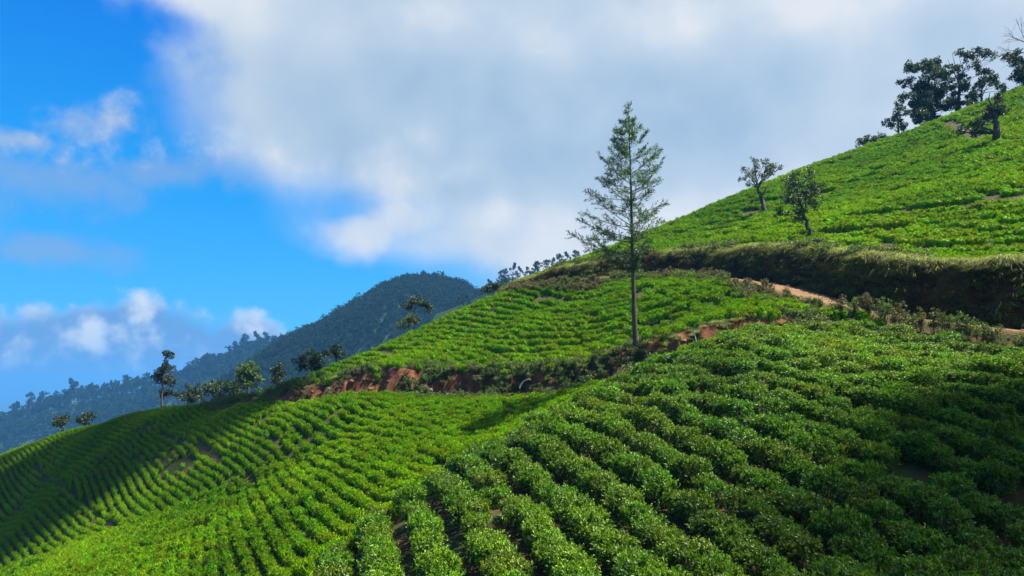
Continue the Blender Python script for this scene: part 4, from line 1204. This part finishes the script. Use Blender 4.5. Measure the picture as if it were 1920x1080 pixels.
# ------------------------------------------------------------------ grass and scrub on the cut banks
M_GRASS = leaf_mat('long_grass', (0.06, 0.09, 0.018), (0.16, 0.20, 0.045), (0.36, 0.35, 0.11), rough=0.55, transl=0.4, age=False, tl_tint=(1.1, 1.1, 0.6))
M_GRASS_DRY = leaf_mat('dry_grass', (0.035, 0.032, 0.012), (0.085, 0.075, 0.03), (0.17, 0.14, 0.06), rough=0.7, transl=0.3, age=False, tl_tint=(1.1, 1.0, 0.6))
def blades(rg, n, ln, spread, droop, w=0.012):
    a = rg.uniform(0, 6.28, n); tilt = rg.uniform(0.1, 0.9, n) * spread
    d0 = np.stack((np.cos(a) * tilt, np.sin(a) * tilt, np.ones(n)), -1); d0 = unit(d0)
    L = ln * rg.uniform(0.5, 1.15, n)
    base = rg.normal(0, 0.07, (n, 3)) * np.array((1, 1, 0.1))
    pts = []
    for j, t in enumerate((0, 0.35, 0.7, 1.0)):
        p = base + d0 * (L * t)[:, None]
        p[:, 2] -= droop * L * t ** 2.2
        p[:, :2] += (np.stack((np.cos(a), np.sin(a)), -1) * (0.35 * droop * L * t ** 2)[:, None])
        pts.append(p)
    side = np.stack((-np.sin(a), np.cos(a), 0 * a), -1)
    V = []
    for p, ww in zip(pts, (1.0, 0.9, 0.6, 0.08)):
        V += [p - side * w * ww, p + side * w * ww]
    V = np.stack(V, 1)
    b = np.arange(n)[:, None] * 8
    Fc = np.concatenate([b + np.array(q) for q in ((0, 1, 3, 2), (2, 3, 5, 4), (4, 5, 7, 6))], 1).reshape(-1, 4)
    return V.reshape(-1, 3), Fc
def scrub_shape(rg, r, h, n, leaf, stems=8):
    s = Soup(); W = Soup()
    for i in range(stems):
        a = rg.uniform(0, 6.28); q = np.array((math.cos(a), math.sin(a), 0)) * r * rg.uniform(0.2, 0.9) + np.array((0, 0, h * rg.uniform(0.55, 1.0)))
        W.add(*tube([np.array((0, 0, -0.2)), q * np.array((0.4, 0.4, 0.5)), q], [0.016, 0.011, 0.005], 4))
        s.add(*clump_leaves(rg, q, r * rg.uniform(0.3, 0.5), n // stems, leaf, 0.9, 5))
        s.add(*clump_leaves(rg, q * np.array((0.8, 0.8, 0.55)), r * 0.35, n // stems // 2, leaf, 0.9, 4))
    return W.get(), s.get()
GR, GD, SG, SD = [], [], [], []
for i in range(4):
    rg = np.random.default_rng(700 + i)
    v, f = blades(rg, 85, 1.05, 0.9, 0.75); GR.append(proto('grass%d' % i, v, f, M_GRASS))
    v, f = blades(rg, 70, 0.85, 1.0, 0.6); GD.append(proto('dry%d' % i, v, f, M_GRASS_DRY))
    (wv, wf), (lv, lf_) = scrub_shape(rg, 0.5, 0.75, 420, 0.11)
    tri = np.concatenate((wf[:, [0, 1, 2]], wf[:, [0, 2, 3]]))
    SG.append(proto('scrubg%d' % i, np.concatenate((wv, lv)), np.concatenate((tri, lf_ + len(wv))), M_SCRUB))
    SD.append(proto('scrubd%d' % i, np.concatenate((wv, lv)), np.concatenate((tri, lf_ + len(wv))), M_DRY))
SET_GR, SET_GD, SET_SG, SET_SD = proto_set('set_gr', GR), proto_set('set_gd', GD), proto_set('set_sg', SG), proto_set('set_sd', SD)
def strip_points(C, Hc, n, d0, d1, seed, hmin=0.3, sgn=-1, ulim=(-60, 2000)):
    """random points beside a line at signed offsets between d0 and d1"""
    rg = np.random.default_rng(seed)
    T = np.gradient(C[:, :2], axis=0); T = unit(T)
    Nn = np.stack((-T[:, 1], T[:, 0]), -1)         # left of the walking direction
    i = rg.integers(1, len(C) - 1, n)
    off = rg.uniform(d0, d1, n)
    P = C[i, :2] + Nn[i] * (sgn * off)[:, None] + rg.normal(0, 0.15, (n, 2))
    z = height(P[:, 0], P[:, 1])
    u, v = project(np.stack((P[:, 0], P[:, 1], z), -1))
    k = (Hc[i] > hmin) & (u > ulim[0]) & (u < ulim[1])
    return P[k], z[k], off[k], i[k], u[k], v[k]
def stuff(name, P, z, s, coll, nv, label, cat, seed, tilt=None):
    rg = np.random.default_rng(seed)
    n = len(P)
    rot = np.stack((rg.normal(0, 0.12, n), rg.normal(0, 0.12, n), rg.uniform(0, 6.28, n)), -1)
    if tilt is not None: rot[:, 0] += tilt
    scl = s[:, None] * np.stack((rg.uniform(0.85, 1.2, n), rg.uniform(0.85, 1.2, n), rg.uniform(0.8, 1.25, n)), -1)
    ob = instancer(name, np.stack((P[:, 0], P[:, 1], z - 0.03), -1), rot, scl, rg.integers(0, nv, n), coll)
    ob['kind'] = 'stuff'; ob['label'] = label; ob['category'] = cat
    return ob
rg = np.random.default_rng(81)
# above the track: long hanging grass, thick along the upper lip
P, z, off, i, u, v = strip_points(road_c, road_hc, 9000, 1.7, 5.0, 82)
nz_ = fbm(P[:, 0] * 0.4, P[:, 1] * 0.4, 3)
k = rg.random(len(P)) < np.clip(0.30 + sstep((off - 2.0) / 0.8) * 0.6, 0, 1) * np.where(fbm(P[:, 0] * 0.9, P[:, 1] * 0.9 + 3, 2) > 0.40, 1, 0.45)
g = k & (nz_ + 0.10 * (off - 3) > 0.42)
stuff('bank_grass', P[g], z[g], rg.uniform(0.8, 1.3, g.sum()) * (0.7 + 0.9 * fbm(P[g, 0] * 0.7 + 20, P[g, 1] * 0.7, 2)), SET_GR, 4, 'long arching grass hanging over the cut bank above the track', 'grass', 83)
g = k & ~g | (rg.random(len(P)) < 0.28)
stuff('dry_bank_grass', P[g], z[g], rg.uniform(0.7, 1.3, g.sum()), SET_GD, 4, 'brown dry grass on the cut bank above the track', 'grass', 84)
P, z, off, i, u, v = strip_points(road_c, road_hc, 900, 3.0, 4.6, 182, hmin=1.0)
g = (u > 1250) & (fbm(P[:, 0] * 0.5 + 70, P[:, 1] * 0.5, 2) > 0.40)
stuff('lip_grass', P[g], z[g], rg.uniform(1.1, 1.75, g.sum()), SET_GR, 4, 'tall pale grass standing along the lip above the track', 'grass', 183)
P, z, off, i, u, v = strip_points(road_c, road_hc, 1500, 2.6, 5.2, 85)
nz_ = fbm(P[:, 0] * 0.3 + 40, P[:, 1] * 0.3, 3)
g = (nz_ > 0.52) & (u < 1560) | (nz_ > 0.62)
stuff('bank_scrub', P[g], z[g], rg.uniform(0.7, 1.3, g.sum()), SET_SG, 4, 'dark leafy scrub along the upper lip of the track cutting', 'scrub', 86)
# below the track: dry and green scrub along the outer edge
P, z, off, i, u, v = strip_points(road_c, road_hc, 1500, 1.7, 3.4, 87, sgn=1, hmin=0.0, ulim=(960, 1575))
sc_ = np.interp(u, [1380, 1450, 1560, 1600], [1.0, 0.75, 0.65, 0.9])
nz_ = fbm(P[:, 0] * 0.5 + 3, P[:, 1] * 0.5, 3)
g = (nz_ > 0.5) & (rg.random(len(P)) < 0.75)
stuff('trackside_scrub', P[g], z[g], sc_[g] * rg.uniform(0.5, 1.0, g.sum()), SET_SD, 4, 'brownish dry scrub along the outer edge of the track', 'scrub', 88)
g = (nz_ <= 0.5) & (rg.random(len(P)) < 0.75)
stuff('trackside_scrub_green', P[g], z[g], sc_[g] * rg.uniform(0.5, 0.95, g.sum()), SET_SG, 4, 'green scrub along the outer edge of the track', 'scrub', 89)
P, z, off, i, u, v = strip_points(road_c, road_hc, 900, 2.7, 5.2, 187, sgn=1, hmin=0.0, ulim=(1545, 2000))
g = rg.random(len(P)) < 0.5
stuff('shrub_foot_scrub', P[g], z[g], rg.uniform(0.25, 0.5, g.sum()), SET_SD, 4, 'low brown scrub under the row of shrubs beside the track', 'scrub', 188)
g = ~g & (rg.random(len(P)) < 0.7)
stuff('shrub_foot_grass', P[g], z[g], rg.uniform(0.3, 0.6, g.sum()), SET_GD, 4, 'dry grass under the row of shrubs beside the track', 'grass', 189)
# the red bank: weeds in patches, earth between
P, z, off, i, u, v = strip_points(bank_c, bank_hc, 2600, -1.7, 2.3, 90, sgn=1, hmin=0.25)
nz_ = fbm(P[:, 0] * 0.28 + 11, P[:, 1] * 0.28 + 5, 3)
lipw = sstep((off - 0.6) / 1.0)
g = (nz_ + 0.16 * lipw > 0.52) & (rg.random(len(P)) < 0.75)
stuff('red_bank_scrub', P[g], z[g], rg.uniform(0.45, 1.0, g.sum()), SET_SG, 4, 'green scrub growing in patches on the red earth bank', 'scrub', 91)
g = (nz_ > 0.46) & (nz_ < 0.58) & (rg.random(len(P)) < 0.5)
stuff('red_bank_dry_scrub', P[g], z[g], rg.uniform(0.4, 0.9, g.sum()), SET_SD, 4, 'dry brown weeds on the red earth bank', 'scrub', 92)
g = ((lipw > 0.4) & (rg.random(len(P)) < 0.35)) | ((i > len(bank_c) * 0.72) & (rg.random(len(P)) < 0.5)) | (rg.random(len(P)) < 0.12)
stuff('red_bank_grass', P[g], z[g], rg.uniform(0.4, 0.8, g.sum()), SET_GR, 4, 'grass along the upper lip of the red earth bank', 'grass', 93)
# grass along both track edges
P, z, off, i, u, v = strip_points(road_c, road_hc, 700, -2.2, 2.4, 94, sgn=1, hmin=-1)
g = (np.abs(off) > 1.25) & (u > 1300)
stuff('track_verge_grass', P[g], z[g], rg.uniform(0.25, 0.5, g.sum()), SET_GD, 4, 'short dry grass along the verges of the earth track', 'grass', 95)

# ---- leggy shrubs standing in a row between the track and the foreground tea
def leggy_shrub(px, w, h, seed, label, mat, stems=9):
    rg = np.random.default_rng(seed)
    a = np.array((at(px, 640, 36.0)[0], 36.0))
    # find the verge: walk away until the track edge is 2.3 m off
    for y in np.arange(30, 48, 0.1):
        x = at(px, 625, y)[0]
        if lookup(GD1, np.array([x]), np.array([y]))[0] < 2.7: break
    y += rg.normal(0, 0.12)
    z0 = float(height(np.array([x]), np.array([y]))[0])
    e = new_thing('trackside_shrub', label, 'shrub', (x, y, z0), 'leggy shrubs beside the track')
    W, Lf = Soup(), Soup()
    for i in range(stems):
        p0 = np.array((rg.normal(0, w * 0.25), rg.normal(0, 0.12), -0.15))
        q = np.array((p0[0] + rg.normal(0, w * 0.3), p0[1] + rg.normal(0, 0.25), h * rg.uniform(0.6, 1.08)))
        m = (p0 + q) / 2 + rg.normal(0, 0.05, 3)
        B = bez(p0, m, q, 6)
        W.add(*tube(B, np.linspace(0.020, 0.007, 6), 5))
        for t in (3, 4, 5):
            n = int(rg.integers(22, 40))
            Lf.add(*clump_leaves(rg, B[t] + rg.normal(0, 0.05, 3), rg.uniform(0.16, 0.26) * (0.7 if t == 3 else 1), n, 0.10, 1.0, 4))
    v_, f_ = W.get(); add_mesh('stem', v_, f_, M_STEM_PALE, e, smooth=True)
    v_, f_ = Lf.get(); add_mesh('foliage', v_, f_, mat, e)
M_STEM_PALE = bark_mat('stem_pale', (0.10, 0.06, 0.03), (0.24, 0.16, 0.09))
sx = [1580, 1604, 1630, 1655, 1682, 1706, 1730, 1752, 1775, 1798, 1822, 1846, 1868, 1905]
for i, px in enumerate(sx):
    hgt = (1.25, 1.3, 1.5, 1.55, 1.35, 1.15, 1.2, 1.3, 1.2, 1.25, 1.15, 1.0, 0.8, 0.7)[i]
    dry = i in (0, 2, 3, 4, 6)
    leggy_shrub(px, 0.55, hgt, 900 + i, '%s leggy shrub, %s from the left in the row beside the track' % ('brown-tinged' if dry else 'green', ordinal(i)), M_DRY if dry and i != 3 else M_SCRUB, 11 if i < 5 else 7)

# ---- stones and clods fallen from the cuttings
def stone_shape(rg):
    th, ph = np.meshgrid(np.linspace(0, 2 * math.pi, 7, endpoint=False), np.linspace(0, math.pi, 5), indexing='ij')
    D = np.stack((np.cos(th) * np.sin(ph), np.sin(th) * np.sin(ph), np.cos(ph) * 0.7), -1) * rg.uniform(0.75, 1.15, th.shape)[..., None]
    ix = np.arange(35).reshape(7, 5); nx = np.roll(ix, -1, 0)
    return D.reshape(-1, 3), np.stack((ix[:, :-1], ix[:, 1:], nx[:, 1:], nx[:, :-1]), -1).reshape(-1, 4)
M_STONE = bark_mat('stone', (0.06, 0.03, 0.018), (0.20, 0.11, 0.06), 3.0)
ST = [proto('stone%d' % i, *stone_shape(np.random.default_rng(i)), M_STONE) for i in range(4)]
SET_ST = proto_set('set_stone', ST)
P, z, off, i, u, v = strip_points(bank_c, bank_hc, 900, -1.9, 0.6, 290, sgn=1, hmin=0.25)
stuff('bank_rubble', P, z, rg.exponential(0.07, len(P)) + 0.03, SET_ST, 4, 'clods and stones fallen at the foot of the red bank', 'rubble', 291)
P, z, off, i, u, v = strip_points(road_c, road_hc, 1200, -1.5, 2.6, 292, hmin=0.2)
g = rg.random(len(P)) < np.where(off > 1.2, 0.9, 0.25)
stuff('track_rubble', P[g], z[g], rg.exponential(0.045, g.sum()) + 0.02, SET_ST, 4, 'stones and clods scattered on the earth track', 'rubble', 293)

# ---- small things
def string(px, label):
    P = np.array([at(*p) for p in px])
    t = np.linspace(0, 1, len(P)); tt = np.linspace(0, 1, 16)
    Q = np.array([np.interp(tt, t, P[:, i]) for i in range(3)]).T
    for _ in range(3): Q[1:-1] = 0.5 * Q[1:-1] + 0.25 * (Q[2:] + Q[:-2])
    o = Q[0].copy()
    v_, f_ = tube(Q - o, np.full(16, 0.013), 6)
    m, nt, out = new_mat('green_plastic')
    p = nd(nt, 'ShaderNodeBsdfPrincipled', ins={'Base Color': (0.01, 0.42, 0.20, 1), 'Roughness': 0.4})
    nt.links.new(p.outputs[0], out.inputs[0])
    ob = add_mesh('plastic_string', v_, f_, m, smooth=True); ob.location = o
    ob['label'] = label; ob['category'] = 'string'
string([(1621,708,31.3),(1624,716,31.2),(1627,726,31.0),(1633,735,30.8)], 'bright green plastic string lying on the dark foreground tea')
string([(1303,606,39.6),(1302,626,39.6),(1306,640,39.3),(1313,657,38.8)], 'green plastic string hanging at the crest before the second earth bank')
def dead_branch():
    o = at(988, 728, 52.6)
    P = np.array([at(u, v, 52.6 + dy) for u, v, dy in ((974,728,0),(978,720,0.1),(984,714,0),(991,711,-0.1),(996,712,-0.2))]) - o
    W = Soup(); W.add(*tube(P, [0.05, 0.055, 0.05, 0.04, 0.02], 7))
    v_, f_ = W.get()
    ob = add_mesh('dead_branch', v_, f_, bark_mat('dead_wood', (0.16, 0.14, 0.11), (0.34, 0.30, 0.25)), smooth=True); ob.location = o
    ob['label'] = 'pale bent dead branch lying at the foot of the red bank'; ob['category'] = 'branch'
dead_branch()

# ------------------------------------------------------------------ unseen cumulus placed high overhead, between valley and sun, to shade the tea
M_CLOUD, _nt, _out = new_mat('cloud')
_d = nd(_nt, 'ShaderNodeBsdfDiffuse', ins={'Color': (0.95, 0.95, 0.95, 1)}); _t = nd(_nt, 'ShaderNodeBsdfTranslucent', ins={'Color': (0.9, 0.9, 0.92, 1)})
_m = nd(_nt, 'ShaderNodeMixShader', ins={0: 0.4, 1: _d.outputs[0], 2: _t.outputs[0]}); _tr = nd(_nt, 'ShaderNodeBsdfTransparent'); _m2 = nd(_nt, 'ShaderNodeMixShader', ins={0: 0.36, 1: _m.outputs[0], 2: _tr.outputs[0]}); _nt.links.new(_m2.outputs[0], _out.inputs[0])
def cumulus(gx, gy, ax, ay, rot, n, seed, label, alt=420.0):
    rg = np.random.default_rng(seed)
    gz = float(height(np.array([gx]), np.array([gy]))[0])
    c = np.array((gx, gy, gz)) + np.array(sdir) * (alt / sdir.z)
    S = Soup()
    nu, nv = 20, 12
    th, ph = np.meshgrid(np.linspace(0, 2 * math.pi, nu, endpoint=False), np.linspace(0, math.pi, nv), indexing='ij')
    D = np.stack((np.cos(th) * np.sin(ph), np.sin(th) * np.sin(ph), np.cos(ph)), -1)
    ix = np.arange(nu * nv).reshape(nu, nv)
    Fc = np.stack((ix[:, :-1], ix[:, 1:], np.roll(ix, -1, 0)[:, 1:], np.roll(ix, -1, 0)[:, :-1]), -1).reshape(-1, 4)
    for i in range(n):
        a = rg.uniform(0, 6.28); r = math.sqrt(rg.uniform(0, 1))
        q = np.array((ax * 0.78 * r * math.cos(a), ay * 0.78 * r * math.sin(a), rg.uniform(0, 5)))
        q[:2] = (q[0] * math.cos(rot) - q[1] * math.sin(rot), q[0] * math.sin(rot) + q[1] * math.cos(rot))
        rad = min(ax, ay) * rg.uniform(0.22, 0.42) * (1.1 - 0.5 * r)
        bump = 1 + 0.35 * (fbm(D[..., 0] * 2.2 + 7 * i + 50, D[..., 1] * 2.2 + D[..., 2] * 1.7 + 50, 4) - 0.5) * 2
        V = D * (rad * bump)[..., None] * np.array((1, 1, 0.6)) + q
        S.add(V.reshape(-1, 3), Fc)
    v_, f_ = S.get()
    ob = add_mesh('shade_cloud', v_, f_, M_CLOUD, smooth=True); ob.location = c
    ob['label'] = label; ob['category'] = 'cloud'
cumulus(33, 10, 31, 27, 0.0, 26, 1001, 'small unseen cumulus placed overhead to shade the right of the foreground tea')
cumulus(-60, 96, 50, 24, 2.42, 52, 1002, 'small unseen cumulus placed overhead to shade the far left tea plots')
# ------------------------------------------------------------------ haze
def haze():
    x, y0, z0, z1 = 62000.0, 62000.0, -420.0, 175.0
    V = [(sx * x, sy * y0, z) for z in (z0, z1) for sx, sy in ((-1, -1), (1, -1), (1, 1), (-1, 1))]
    Fc = [(3, 2, 1, 0), (4, 5, 6, 7), (0, 1, 5, 4), (1, 2, 6, 5), (2, 3, 7, 6), (3, 0, 4, 7)]
    m, nt, out = new_mat('haze')
    pv = nd(nt, 'ShaderNodeVolumePrincipled', ins={'Color': (0.09, 0.32, 0.70, 1), 'Density': HAZE, 'Anisotropy': 0.15})
    nt.links.new(pv.outputs[0], out.inputs[1])
    ob = add_mesh('haze', V, Fc, m)
    ob['kind'] = 'stuff'; ob['label'] = 'thin blue haze lying over the valley and far hills'; ob['category'] = 'haze'
haze()
